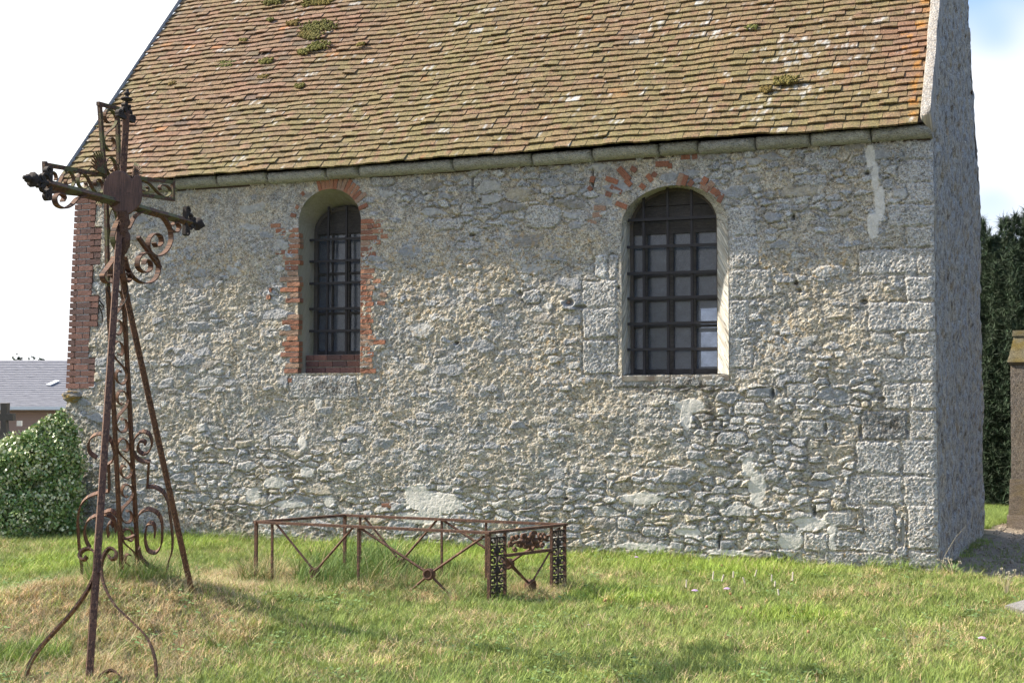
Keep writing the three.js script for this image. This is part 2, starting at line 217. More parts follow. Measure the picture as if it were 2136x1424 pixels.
function wallSample(u, v) {                                    // [height, stone id or 0, r, g, b]
  // coarse and fine relief of the weathered lime mortar
  const rz = sm(0, 0.5, blobs(RENDER, u, v) + 0.15 * n2(u * 4, v * 4)), cz = sm(0, 0.45, blobs(COURSED, u, v) + 0.12 * n2(u * 3, v * 3));
  const und = 0.016 * n2(u * 0.9, v * 1.3) + 0.013 * n2(u * 2.7 + 9, v * 3.1);
  const n3 = n2(u * 13, v * 17), n4 = n2(u * 27 + 3, v * 33), n5 = n2(u * 52, v * 60 + 7);
  const ridge = 1 - Math.abs(n2(u * 19 + 5, v * 24)) * 1.6, rough = mix(1, 0.42, rz);
  const wu = u + 0.012 * n4, wv = v + 0.010 * n2(u * 30 + 9, v * 36), k1 = crumb(wu, wv, 0.046, 31), k2 = crumb(wu, wv, 0.021, 41);
  const chunk = mix(0.012, 0.016, cz) * (k1[0] - 0.5) * (0.35 + 0.65 * k1[1]) * sm(-0.5, 0.5, n2(u * 5 + 3, v * 6)) + 0.008 * (k2[0] - 0.45) * (0.4 + 0.6 * k2[1]);
  let h = und + rough * (0.006 * n3 + 0.0022 * n4 + chunk);
  const grain = 0.5 + 0.5 * fbm(u * 22, v * 26, 3), big = 0.5 + 0.5 * fbm(u * 1.6 + 4, v * 1.9, 3), mid = 0.5 + 0.5 * fbm(u * 6, v * 7 + 2, 3);
  let col = mix3([0.72, 0.625, 0.48], [0.62, 0.58, 0.515], sm(0.38, 0.62, big)); col = mix3(col, [0.52, 0.53, 0.545], sm(0.55, 0.75, 0.5 + 0.5 * fbm(u * 2.6 + 31, v * 3.4, 3)) * 0.7);
  col = mix3(col, [0.86, 0.785, 0.65], sm(0.52, 0.75, mid) * 0.75); col = col.map(x => x * (0.72 + 0.34 * k1[0] + 0.22 * k2[0]));
  let id = 0, pit = 0;
  // dressed blocks
  let hit = null, hd = -1;
  const wob = 0.015 * n2(u * 8, v * 9) + 0.010 * n2(u * 22, v * 24) + 0.006 * n2(u * 48, v * 48);
  for (let k = 0; k < BLOCKS.length; k++) { const b = BLOCKS[k]; if (u < b.u0 - 0.03 || u > b.u1 + 0.03 || v < b.v0 - 0.03 || v > b.v1 + 0.03) continue; const du = Math.min(u - b.u0, b.u1 - u), dv = Math.min(v - b.v0, b.v1 - v); let d = Math.min(du, dv); const c = b.rad; if (du < c && dv < c) d = c - Math.hypot(c - du, c - dv); d += wob; if (d > hd) { hd = d; hit = k; } }
  const inBlock = hit !== null && hd > 0;
  if (hit !== null && hd > -0.014) {
    const b = BLOCKS[hit], t = sm(-0.002, 0.016, hd);
    pit = sm(0.25, 0.7, n2(u * 46 + 2, v * 46)) + 0.7 * sm(0.3, 0.8, n2(u * 24, v * 24 + 5));
    const hs = und + (b.soft ? 0.010 : 0.007) + 0.007 * (h1(hit, 3, 9) - 0.4) + 0.003 * n3 + 0.003 * n4 + 0.6 * chunk - 0.008 * pit;
    h = mix(und - 0.015 * sm(-0.45, 0.2, n2(u * 7 + 4, v * 7) + (b.soft ? 0.3 : 0)) + 0.5 * chunk, hs, t);
    let sc = mix3([0.64, 0.625, 0.60], [0.75, 0.71, 0.65], h1(hit, 1, 1)); const tk = 1 + b.tone;
    sc = sc.map(x => x * tk * (0.86 + 0.3 * grain));
    col = mix3(col, sc, sm(-0.004, 0.004, hd)); if (hd > 0) id = hit + 1;
  } else {
    const [ci, e, su, sv, f1] = cellAt(u, v), r = h1(ci, 11, 4), p = mix(mix(0.36, 0.16, rz), 0.88, cz);
    if (r < p && opening(su, sv) > 0.02) {
      const ew = 0.10 + 0.16 * h1(ci, 2, 8), m = sm(ew - 0.02, ew + 0.16, e + 0.09 * n4 + 0.05 * n5);
      const proud = mix(0.004, 0.017, h1(ci, 5, 5)) * mix(0.8, 1.25, cz) * mix(1, 0.55, rz), tiltu = (h1(ci, 6, 1) - 0.5) * 0.14, tiltv = (h1(ci, 6, 2) - 0.5) * 0.22;
      const joint = mix(0.004, 0.020, cz) * sm(0.25, 0.75, h1(ci, 9, 9) + 0.3 * n3) * (1 - sm(0, ew + 0.05, e)) ;
      pit = 0.6 * sm(0.35, 0.8, n2(u * 44 + 2, v * 44));
      const hs = und + proud + (u - su) * tiltu + (v - sv) * tiltv + 0.002 * n4 + 0.65 * chunk - 0.005 * pit;
      h = mix(h - joint, hs, m);
      const t = h1(ci, 12, 6); let sc = t < 0.45 ? [0.56, 0.575, 0.60] : t < 0.75 ? [0.80, 0.79, 0.76] : t < 0.92 ? [0.75, 0.67, 0.53] : [0.47, 0.44, 0.40];
      sc = sc.map(x => x * (0.78 + 0.45 * grain)); col = mix3(col, sc, m * 0.9);
      if (m > 0.45) id = 1000 + ci;
    }
  }
  // patches of fresh pale mortar
  const fr = sm(0.0, 0.16, blobs(FRESH, u, v) + 0.20 * n2(u * 11, v * 11) + 0.1 * n4 - 0.02) * (inBlock ? 0 : 1) * (blobs(FRESH, u, v) > 0 ? 1 : 0);
  if (fr > 0) { h = mix(h, und + 0.006 + 0.0015 * n3, fr); col = mix3(col, [0.80, 0.76, 0.69], fr * 0.9); if (fr > 0.5) id = 999; }
  if (v > 1.79 && u < uLeft(v) + toothed(v) - 0.008) { h = -0.03; id = 0; }
  const ho = sm(0.0, 0.7, blobs(HOLES, u, v) + 0.15 * n4); h -= 0.07 * ho;
  // lichens, stains: matter on the stone
  const lic = sm(0.52, 0.68, 0.5 + 0.5 * fbm(u * 17 + 31, v * 21, 4)) * (0.25 + 0.75 * sm(0, 0.5, blobs(OCHRE, u, v))) * (inBlock ? 0.3 : 1);
  col = mix3(col, [0.72, 0.48, 0.20], lic * 0.62 * (1 - fr));
  const blu = sm(0.56, 0.72, 0.5 + 0.5 * fbm(u * 14 - 12, v * 17 + 3, 3)); col = mix3(col, [0.50, 0.525, 0.56], blu * 0.45 * (1 - fr));
  const wht = sm(0.60, 0.74, 0.5 + 0.5 * fbm(u * 24 + 2, v * 26 + 13, 3)); col = mix3(col, [0.92, 0.91, 0.88], wht * 0.5);
  const st = sm(0.05, 0.6, blobs(STAIN, u, v) + 0.35 * n3) * sm(0.36, 0.62, 0.5 + 0.5 * fbm(u * 12 + 6, v * 14, 3)); col = mix3(col, [0.20, 0.165, 0.13], st * 0.75 * (1 - fr));
  const ora = sm(0.66, 0.76, 0.5 + 0.5 * fbm(u * 20 - 9, v * 24 + 40, 3)) * sm(1.1, 0.2, v); col = mix3(col, [0.74, 0.44, 0.12], ora * 0.7 * (1 - fr));
  const spk = n2(u * 70, v * 70); const k = 0.93 + 0.14 * spk; 
  // settle towards the openings and the corner
  const so = opening(u, v), ko = sm(0.0, 0.06, so); h = mix(0.004 + 0.3 * h, h, ko);
  if (u > -0.05) h = mix(h, und * 0.6 + 0.004 * n4 - 0.012 * sm(-0.03, 0, u), sm(-0.05, 0, u) * 0.7);
  return [h, id, col[0] * k, col[1] * k, col[2] * k];
}
const gableBump = (z, v) => 0.022 * n2(z * 1.1, v * 1.6) + 0.014 * n2(z * 4, v * 7 + 3) + 0.010 * n2(z * 10, v * 14) - 0.045 * sm(0.42, 0.6, n2(z * 3.2 + 8, v * 6)) + 0.012 * (h1(Math.floor((z + 40) / 0.31 + (Math.floor((v + 9) / 0.17) % 2) * 0.5), Math.floor((v + 9) / 0.17), 4) - 0.5);
const cornerZ = v => wallSample(0, v)[0], cornerX = v => 0.006 * n2(2, v * 9) + 0.01 * n2(5, v * 3);
{
  const NU = 1260, NV = 560, V0 = -0.35, V1 = WALL_T, stride = NU + 1, n = stride * (NV + 1);
  const P = new Float32Array(n * 3), C = new Float32Array(n * 3), UVs = new Float32Array(n * 2), ID = new Int32Array(n), N = new Float32Array(n * 3);
  for (let j = 0; j <= NV; j++) { const v = mix(V0, V1, j / NV), ul = uLeft(v);
    for (let i = 0; i <= NU; i++) {
      let u = mix(ul, 0, i / NU), vv = v; const q = j * stride + i, o = opening(u, vv);
      if (Math.abs(o) < 0.0085) { const e = 0.002, gu = (opening(u + e, vv) - o) / e, gv = (opening(u, vv + e) - o) / e, l = Math.hypot(gu, gv) || 1; u -= o * gu / l / l; vv -= o * gv / l / l; }
      const s = wallSample(u, vv);
      P.set([i === NU ? cornerX(v) : u, vv, s[0]], q * 3); C.set([s[2], s[3], s[4]], q * 3); UVs.set([u, vv], q * 2); ID[q] = s[1];
    } }
  const own = new Map(); const mortar = [];
  const tmp = V3(0, 0, 0), e1 = V3(0, 0, 0), e2 = V3(0, 0, 0), at = (k, t) => t.set(P[k * 3], P[k * 3 + 1], P[k * 3 + 2]), A = V3(0, 0, 0), B = V3(0, 0, 0), D = V3(0, 0, 0);
  for (let j = 0; j < NV; j++) for (let i = 0; i < NU; i++) {
    const a = j * stride + i, b = a + 1, c = a + stride, d = c + 1;
    const u = (P[a * 3] + P[d * 3]) / 2, v = (P[a * 3 + 1] + P[d * 3 + 1]) / 2; if (opening(u, v) < 0) continue;
    for (const t of [[a, b, d], [a, d, c]]) { at(t[0], A); at(t[1], B); at(t[2], D); e1.subVectors(B, A); e2.subVectors(D, A); tmp.crossVectors(e1, e2); for (const k of t) { N[k * 3] += tmp.x; N[k * 3 + 1] += tmp.y; N[k * 3 + 2] += tmp.z; } }
    const id = ID[a] && (ID[a] === ID[d] || ID[a] === ID[b] || ID[a] === ID[c]) ? ID[a] : ID[b] && (ID[b] === ID[c] || ID[b] === ID[d]) ? ID[b] : 0;
    let list = mortar; if (id) { list = own.get(id); if (!list) own.set(id, list = []); } list.push(a, b, d, a, d, c);
  }
  for (let k = 0; k < n; k++) { const l = Math.hypot(N[k * 3], N[k * 3 + 1], N[k * 3 + 2]) || 1; N[k * 3] /= l; N[k * 3 + 1] /= l; N[k * 3 + 2] /= l; }
  const sub = idx => { const map = new Map(), p = [], c = [], uv = [], nn = [], I = new Array(idx.length); for (let k = 0; k < idx.length; k++) { const q = idx[k]; let m = map.get(q); if (m === undefined) { m = map.size; map.set(q, m); p.push(P[q * 3], P[q * 3 + 1], P[q * 3 + 2]); c.push(C[q * 3], C[q * 3 + 1], C[q * 3 + 2]); nn.push(N[q * 3], N[q * 3 + 1], N[q * 3 + 2]); uv.push(UVs[q * 2], UVs[q * 2 + 1]); } I[k] = m; } return geom(p, I, uv, c, nn); };
  const wall = part('rubble_wall', sub(mortar), M.stone, chapel);
  const pieces = idx => { // the connected pieces of a list of triangles, largest first
    const par = new Map(), find = a => { while (par.get(a) !== a) { par.set(a, par.get(par.get(a))); a = par.get(a); } return a; };
    for (const q of idx) if (!par.has(q)) par.set(q, q);
    for (let k = 0; k < idx.length; k += 3) { const a = find(idx[k]); par.set(find(idx[k + 1]), a); par.set(find(idx[k + 2]), find(a)); }
    const by = new Map(); for (let k = 0; k < idx.length; k += 3) { const r = find(idx[k]); if (!by.has(r)) by.set(r, []); by.get(r).push(idx[k], idx[k + 1], idx[k + 2]); }
    return [...by.values()].sort((x, y) => y.length - x.length); };
  const dressed = [], rubble = [], rest = []; const spare = l => { for (const q of l) rest.push(q); };
  for (const [id, l] of own) { const ps = pieces(l); if (id === 999) { for (const p of ps) p.length > 200 ? part('mortar_patch', sub(p), M.fresh, wall, 'pale patch of newer mortar') : spare(p); continue; } (id < 999 ? dressed : rubble).push(ps[0]); ps.slice(1).forEach(spare); }
  rubble.sort((x, y) => y.length - x.length); let nd = 0, nr = 0;
  for (const l of dressed) if (l.length > 120) { part('dressed_stone', sub(l), M.stone, wall); nd++; } else spare(l);
  rubble.forEach((l, k) => { if (k < 230 && l.length > 150) { part('stone', sub(l), M.block, wall); nr++; } else spare(l); });
  part('small_stones', sub(rest), M.stone, wall, 'small rubble stones between the larger ones', 'stuff');
  console.log('dressed', nd, 'rubble', nr, 'of', rubble.length);
}
// ---- gable end, in shade, and the walls that close the building
{
  const NZ = 200, NY = 330, P = [], C = [], UVs = [], I = [];
  for (let j = 0; j <= NY; j++) for (let i = 0; i <= NZ; i++) {
    const t = Math.pow(i / NZ, 1.15), v0 = mix(-1, EAVE + TAN * (WID / 2 + OVER) + 0.06, j / NY); let z = -WID * t;
    const top = EAVE + 0.06 + TAN * (OVER + Math.min(-z, WID + z)), v = Math.min(v0, top);
    const k = sm(0, 0.06, -z); P.push(mix(cornerX(Math.min(v, WALL_T)), gableBump(z, v), k), v, i === 0 ? cornerZ(Math.min(v, WALL_T)) : z);
    const g = 0.5 + 0.5 * fbm(z * 9, v * 11, 3), b = 0.5 + 0.5 * fbm(z * 2, v * 2.5 + 20, 3); let c = mix3([0.72, 0.625, 0.48], [0.62, 0.58, 0.515], sm(0.38, 0.62, b)); c = mix3(c, [0.56, 0.575, 0.60], sm(0.55, 0.65, 0.5 + 0.5 * n2(z * 4 + 3, v * 8)) * 0.6); c = mix3(c, [0.24, 0.19, 0.15], sm(0.56, 0.66, g) * 0.8); c = mix3(c, [0.50, 0.31, 0.12], sm(0.66, 0.76, 0.5 + 0.5 * fbm(z * 2.2 + 50, v * 5, 3)) * 0.6); C.push(...c); UVs.push(-z, v);
  }
  for (let j = 0; j < NY; j++) for (let i = 0; i < NZ; i++) { const a = j * (NZ + 1) + i, b = a + 1, c = a + NZ + 1, d = c + 1; if (P[a * 3 + 1] >= P[c * 3 + 1] - 1e-5 && P[b * 3 + 1] >= P[d * 3 + 1] - 1e-5) continue; I.push(a, b, d, a, d, c); }
  part('gable_wall', geom(P, I, UVs, C), M.stone, chapel, 'shaded end gable of weathered stone');
  const solid = (x0, x1, y0, y1, z0, z1) => { const g = new THREE.BoxGeometry(x1 - x0, y1 - y0, z1 - z0); g.translate((x0 + x1) / 2, (y0 + y1) / 2, (z0 + z1) / 2); return g; };
  // far long wall with the window that shows through the panes
  const w = onPlane(1452, 600, V3(0, 0, -WID + 0.3), V3(0, 0, 1)).x, w2 = onPlane(1482, 600, V3(0, 0, -WID + 0.3), V3(0, 0, 1)).x, y0 = onPlane(1470, 765, V3(0, 0, -WID + 0.3), V3(0, 0, 1)).y, y1 = onPlane(1470, 640, V3(0, 0, -WID + 0.3), V3(0, 0, 1)).y;
  part('far_wall', [solid(-LEN + 0.05, w, -1, WALL_T, -WID + 0.01, -WID + 0.4), solid(w2 + 0.25, -0.05, -1, WALL_T, -WID + 0.01, -WID + 0.4), solid(w, w2 + 0.25, -1, y0, -WID + 0.01, -WID + 0.4), solid(w, w2 + 0.25, y1, WALL_T, -WID + 0.01, -WID + 0.4)], M.dark, chapel);
  const fb = []; for (const yy of [0.3, 0.62]) fb.push(solid(w, w2 + 0.25, mix(y0, y1, yy) - 0.03, mix(y0, y1, yy) + 0.03, -WID + 0.18, -WID + 0.22));
  part('far_window_bar', fb, M.bars, chapel);
  const tri = (x0, x1) => { const s = new THREE.Shape([[-0.03, -1], [-WID + 0.03, -1], [-WID + 0.03, EAVE], [-WID / 2, EAVE + TAN * WID / 2 + 0.02], [-0.03, EAVE]].map(([a, b]) => new THREE.Vector2(a, b))); const g = new THREE.ExtrudeGeometry(s, { depth: x1 - x0, bevelEnabled: false }); g.rotateY(-Math.PI / 2); g.translate(x1, 0, 0); return g; };
  const flip = g => { const p = g.attributes.position; for (let i = 0; i < p.count; i++) p.setZ(i, p.getZ(i)); return g; };
  part('west_gable', flip(tri(-LEN + 0.14, -LEN + 0.5)), M.dark, chapel); part('gable_core', flip(tri(-0.45, -0.06)), M.dark, chapel);
  part('interior_floor', solid(-LEN + 0.5, -0.5, -0.3, 0.02, -WID + 0.4, -0.4), M.dark, chapel);
  // the body of the long wall behind its rough face, cut round the two windows
  const inner = new THREE.Shape([[-LEN + 0.12, -0.4], [-0.06, -0.4], [-0.06, WALL_T], [-LEN + 0.12, WALL_T]].map(([a, b]) => new THREE.Vector2(a, b)));
  for (const o of [OPEN1, OPEN2]) { const h = new THREE.Path(), e = 0.012; h.moveTo(o.c - o.a - e, o.vB - e); h.lineTo(o.c - o.a - e, o.vS); for (let k = 1; k < 16; k++) { const a = Math.PI - Math.PI * k / 16; h.lineTo(o.c + (o.a + e) * Math.cos(a), o.vS + (o.r + e) * Math.sin(a)); } h.lineTo(o.c + o.a + e, o.vS); h.lineTo(o.c + o.a + e, o.vB - e); inner.holes.push(h); }
  const wg = new THREE.ExtrudeGeometry(inner, { depth: 0.45, bevelEnabled: false }); wg.translate(0, 0, -0.52); part('wall_core', wg, M.dark, chapel);
}

// ------------------------------------------------------------------ windows
const outline = (o, n = 24, yb = 0) => { const r = [[o.c - o.a, o.vB - yb], [o.c - o.a, mix(o.vB, o.vS, 0.5)]]; for (let k = 0; k <= n; k++) { const a = Math.PI - Math.PI * k / n; r.push([o.c + o.a * Math.cos(a), o.vS + o.r * Math.sin(a)]); } r.push([o.c + o.a, mix(o.vB, o.vS, 0.5)], [o.c + o.a, o.vB - yb]); return r; };
function loft(rings, colf) {                                  // surface through outlines that each have their own z
  const P = [], C = [], UVs = [], I = [], n = rings[0].pts.length, R = [];
  const sub = 6; for (let k = 0; k < rings.length - 1; k++) for (let s = 0; s < (k === rings.length - 2 ? sub + 1 : sub); s++) R.push([k, s / sub]);
  const M2 = 3, cols = (n - 1) * M2 + 1;
  R.forEach(([k, t]) => { for (let c = 0; c < cols; c++) { const q = Math.min(n - 2, Math.floor(c / M2)), f = c / M2 - q, a = rings[k].pts, b = rings[k + 1].pts; const x = mix(mix(a[q][0], a[q + 1][0], f), mix(b[q][0], b[q + 1][0], f), t), y = mix(mix(a[q][1], a[q + 1][1], f), mix(b[q][1], b[q + 1][1], f), t), z = mix(rings[k].z, rings[k + 1].z, t); const nn = 0.004 * n2(x * 14 + z * 20, y * 14) + 0.003 * n2(x * 40 + z * 50, y * 40); P.push(x + nn, y + nn, z); C.push(...colf(x, y, z)); UVs.push(c * 0.03, z + y * 0.5); } });
  for (let r = 0; r < R.length - 1; r++) for (let c = 0; c < cols - 1; c++) { const a = r * cols + c; I.push(a, a + cols, a + cols + 1, a, a + cols + 1, a + 1); }
  return geom(P, I, UVs, C);
}
const plasterCol = (x, y, z) => { const b = 0.5 + 0.5 * fbm(x * 6 + z * 8, y * 6, 3); let c = mix3([0.36, 0.335, 0.28], [0.44, 0.41, 0.34], b); return mix3(c, [0.25, 0.25, 0.15], sm(0.52, 0.7, 0.5 + 0.5 * fbm(x * 5 + 7, y * 5 + z * 5, 3)) * 0.7); };
const chamferCol = (x, y, z) => { const b = 0.5 + 0.5 * fbm(x * 16 + z * 18, y * 16, 3); return mix3([0.60, 0.565, 0.50], [0.80, 0.75, 0.66], b); };
const box = (x0, x1, y0, y1, z0, z1, uvs = 1) => { const g = new THREE.BoxGeometry(x1 - x0, y1 - y0, z1 - z0); const uv = g.attributes.uv, p = g.attributes.position; for (let i = 0; i < uv.count; i++) uv.setXY(i, (p.getX(i) + p.getZ(i)) * uvs, p.getY(i) * uvs); g.translate((x0 + x1) / 2, (y0 + y1) / 2, (z0 + z1) / 2); return g; };
const tilted = (...a) => { const g = box(...a), x = (a[0] + a[1]) / 2, y = (a[2] + a[3]) / 2, z = (a[4] + a[5]) / 2; g.translate(-x, -y, -z); g.rotateX(rr(-0.02, 0.02)); g.rotateY(rr(-0.025, 0.025)); g.translate(x, y, z); const uv = g.attributes.uv; for (let i = 0; i < uv.count; i++) uv.setXY(i, uv.getX(i) + x * 3.1, uv.getY(i) + y * 2.3); return g; };
const archTop = (o, x) => o.vS + o.r * Math.sqrt(Math.max(0, 1 - ((x - o.c) / o.a) ** 2));
// a brick with worn corners; variants are shared
const brickShapes = rough => [0, 1, 2, 3, 4].map(k => { const g = new THREE.BoxGeometry(1, 1, 1, 4, 2, 1), p = g.attributes.position; for (let i = 0; i < p.count; i++) { let x = p.getX(i), y = p.getY(i), z = p.getZ(i); const e = Math.abs(x) > 0.49 ? 0.5 : 0; const w = n2(x * 3.1 + k * 7 + z, y * 4 + k * 3); x *= 1 + 0.04 * w * rough; y *= 1 - 0.10 * rough * e * (0.5 + 0.5 * n2(k + y, x * 2)) + 0.06 * rough * n2(x * 2.5 + k * 11, z + y); z *= 1 + (z > 0 ? 0.11 * rough * n2(x * 2.3 + k * 5, y * 3 + k) : 0); p.setXYZ(i, x, y, z); } const o = flat(g); o.userData.local = true; return o; }), brickGeos = brickShapes(1), neatGeos = brickShapes(0.25);
function brick(parent, c, w, h, d, rot, mats = brickMats) { const m = part('brick', (mats === brickMats ? brickGeos : neatGeos)[Math.floor(rnd() * 5)], mats[Math.floor(rnd() * mats.length)], parent); let off = V3(0, 0, 0), p = parent; while (p !== scene) { off.add(p.position); p = p.parent; } m.position.copy(c).sub(off); m.scale.set(w, h, d); m.rotation.z = rot || 0; return m; }
function ironBars(win, xs, ys, o, z, th) {                    // upright and level bars of a window grille
  for (const x of xs) part('upright_bar', bar(V3(x(0), o.vB - 0.02, z), V3(x(1), Math.min(archTop(o, x(1)) + 0.03, o.vS + o.r), z), th, th), M.bars, win);
  for (const [y0, y1] of ys) part('cross_bar', bar(V3(o.c - Math.min(o.a, o.a) - 0.015, y0, z + th * 0.8), V3(o.c + o.a + 0.015, y1, z + th * 0.8), th * 1.15, th * 0.8, V3(0, 1, 0)), M.bars, win);
}
// ---- narrow window with brick jambs
{
  const z = -0.31, IN = { ...OPEN1 }; IN.a = OPEN1.a * 0.97; IN.vS = wallPt(690, 484, z).y; IN.r = OPEN1.a * 0.72; IN.vB = wallPt(700, 740, z).y;
  part('window_reveal', loft([{ pts: outline(OPEN1, 24, 0), z: 0.006 }, { pts: outline({ ...IN, vB: OPEN1.vB }, 24, 0), z: z - 0.12 }], plasterCol), M.plaster, chapel, 'grey rendered reveal of the narrow window');
  const win = part('window', loft([{ pts: outline(IN), z: z - 0.02 }, { pts: outline({ ...IN, a: IN.a - 0.045, r: IN.r - 0.045 }), z: z - 0.021 }, { pts: outline({ ...IN, a: IN.a - 0.045, r: IN.r - 0.045 }), z: z - 0.08 }], () => [0.10, 0.085, 0.075]), M.plaster, chapel, 'narrow round headed window with an iron grille');
  const X = px => wallPt(px, 600, z).x, Y = py => wallPt(700, py, z).y, yt = Y(486), x0 = IN.c - IN.a, x1 = IN.c + IN.a;
  part('head_board', (() => { const s = new THREE.Shape(); s.moveTo(x0, yt); for (let k = 0; k <= 16; k++) { const a = Math.PI - Math.PI * k / 16; s.lineTo(IN.c + IN.a * Math.cos(a), Math.max(yt, IN.vS + IN.r * Math.sin(a))); } s.lineTo(x1, yt); const g = new THREE.ExtrudeGeometry(s, { depth: 0.02, bevelEnabled: false }); g.translate(0, 0, z - 0.05); return g; })(), M.wood, win);
  const cols = [x0 + 0.05, mix(x0, x1, 0.30), mix(x0, x1, 0.56), mix(x0, x1, 0.86), x1 - 0.01], rows = [IN.vB + 0.03, Y(653), Y(570), yt];
  for (let r = 0; r < 3; r++) for (let c = 0; c < 4; c++) part('pane', tilted(cols[c], cols[c + 1], rows[r], rows[r + 1], z - 0.06, z - 0.056), M.glass, win);
  for (const c of [1, 2, 3]) part('glazing_bar', box(cols[c] - (c === 2 ? 0.025 : 0.01), cols[c] + (c === 2 ? 0.025 : 0.01), IN.vB, yt, z - 0.07, z - 0.035), M.wood, win);
  for (const y of rows.slice(1)) part('glazing_bar', box(x0, x1, y - 0.014, y + 0.014, z - 0.068, z - 0.04), M.wood, win);
  part('bottom_rail', box(x0, x1, IN.vB, IN.vB + 0.045, z - 0.07, z - 0.03), M.wood, win);
  const zb = z + 0.05, xb = [[0.27, 0.30], [0.60, 0.60], [0.92, 0.93]];
  ironBars(win, xb.map(([a, b]) => t => mix(x0, x1, mix(a, b, t))), [500, 545, 591, 644, 690].map(y => [Y(y), Y(y) - 0.004]), { ...IN, vB: IN.vB - 0.02 }, zb, 0.024);
  // bricks under the window, in the reveal
  const apron = part('brick_apron', box(x0 - 0.06, x1 + 0.06, OPEN1.vB - 0.01, IN.vB - 0.004, z + 0.02, z + 0.13), M.dark, chapel);
  for (let r = 0; r < 3; r++) { let x = x0 - 0.02 + (r % 2) * 0.07 - 0.06; const hh = (IN.vB - OPEN1.vB) / 3; while (x < x1) { const w = rr(0.17, 0.2), xe = Math.min(x + w, x1); if (xe - Math.max(x, x0) > 0.05) brick(apron, V3((Math.max(x, x0) + xe) / 2, OPEN1.vB + hh * (r + 0.5), z + 0.13), xe - Math.max(x, x0) - 0.008, hh - 0.012, 0.05, 0, oldBrickMats); x += w; } }
  // brick jambs and arch
  const sur = part('brick_surround', box(OPEN1.c - 0.01, OPEN1.c + 0.01, OPEN1.vB - 0.06, OPEN1.vB - 0.03, -0.04, -0.02), M.dark, chapel, 'worn red brick edging of the narrow window');
  const ch = 0.0625; let row = 0;
  for (let v = OPEN1.vB + 0.03; v < OPEN1.vS + 0.02; v += ch, row++) {
    const L = rr(0.11, 0.2) + (row % 2) * 0.06, eL = OPEN1.c - OPEN1.a + rr(-0.012, 0.012), R = rr(0.12, 0.17) + (row % 3 === 0 ? 0.05 : 0), eR = OPEN1.c + OPEN1.a;
    if (rnd() < 0.94) brick(sur, V3(eL - L / 2 + 0.01, v, -0.034), L, 0.049, 0.085, rr(-0.02, 0.02));
    if (v > OPEN1.vS - 0.35 && rnd() < 0.3) brick(sur, V3(eL - L - 0.09, v, -0.03), 0.13, 0.048, 0.08, rr(-0.02, 0.02));
    const cut = rnd() < 0.45 ? rr(0.4, 0.6) : 1; brick(sur, V3(eR + R * cut / 2 + 0.002, v - 0.008, -0.034), R * cut - 0.006, 0.05, 0.088, rr(-0.025, 0.025)); if (cut < 1) brick(sur, V3(eR + R * (1 + cut) / 2, v - 0.008, -0.03), R * (1 - cut) - 0.008, 0.047, 0.085, rr(-0.025, 0.025));
    if ((v > OPEN1.vS - 0.28 || rnd() < 0.12)) brick(sur, V3(eR + R + rr(0.04, 0.09), v, -0.03), rr(0.08, 0.15), 0.046, 0.08, rr(-0.03, 0.03));
  }
  for (let k = 0; k < 14; k++) { const a = mix(1.86, 0.36, k / 13), r0 = 0.0, L = rr(0.125, 0.165) * (k > 11 ? 0.8 : 1), cx = OPEN1.c + (OPEN1.a + r0 + L / 2) * Math.cos(a), cy = OPEN1.vS + (OPEN1.r + r0 + L / 2) * Math.sin(a); if (k !== 12) brick(sur, V3(cx, cy, -0.03), L, 0.046, 0.08, a); }
  for (const [px, py, w, a] of [[632, 404, 0.05, 2.2], [620, 432, 0.04, 2.6], [612, 449, 0.07, 2.9], [564, 605, 0.03, 0], [810, 1054, 0.16, 0], [605, 793, 0.05, 0], [800, 615, 0.08, 0], [560, 620, 0.05, 0.2]]) { const p = wallPt(px, py); brick(sur, V3(p.x, p.y, -0.03), w, 0.045, 0.085, a); }
}
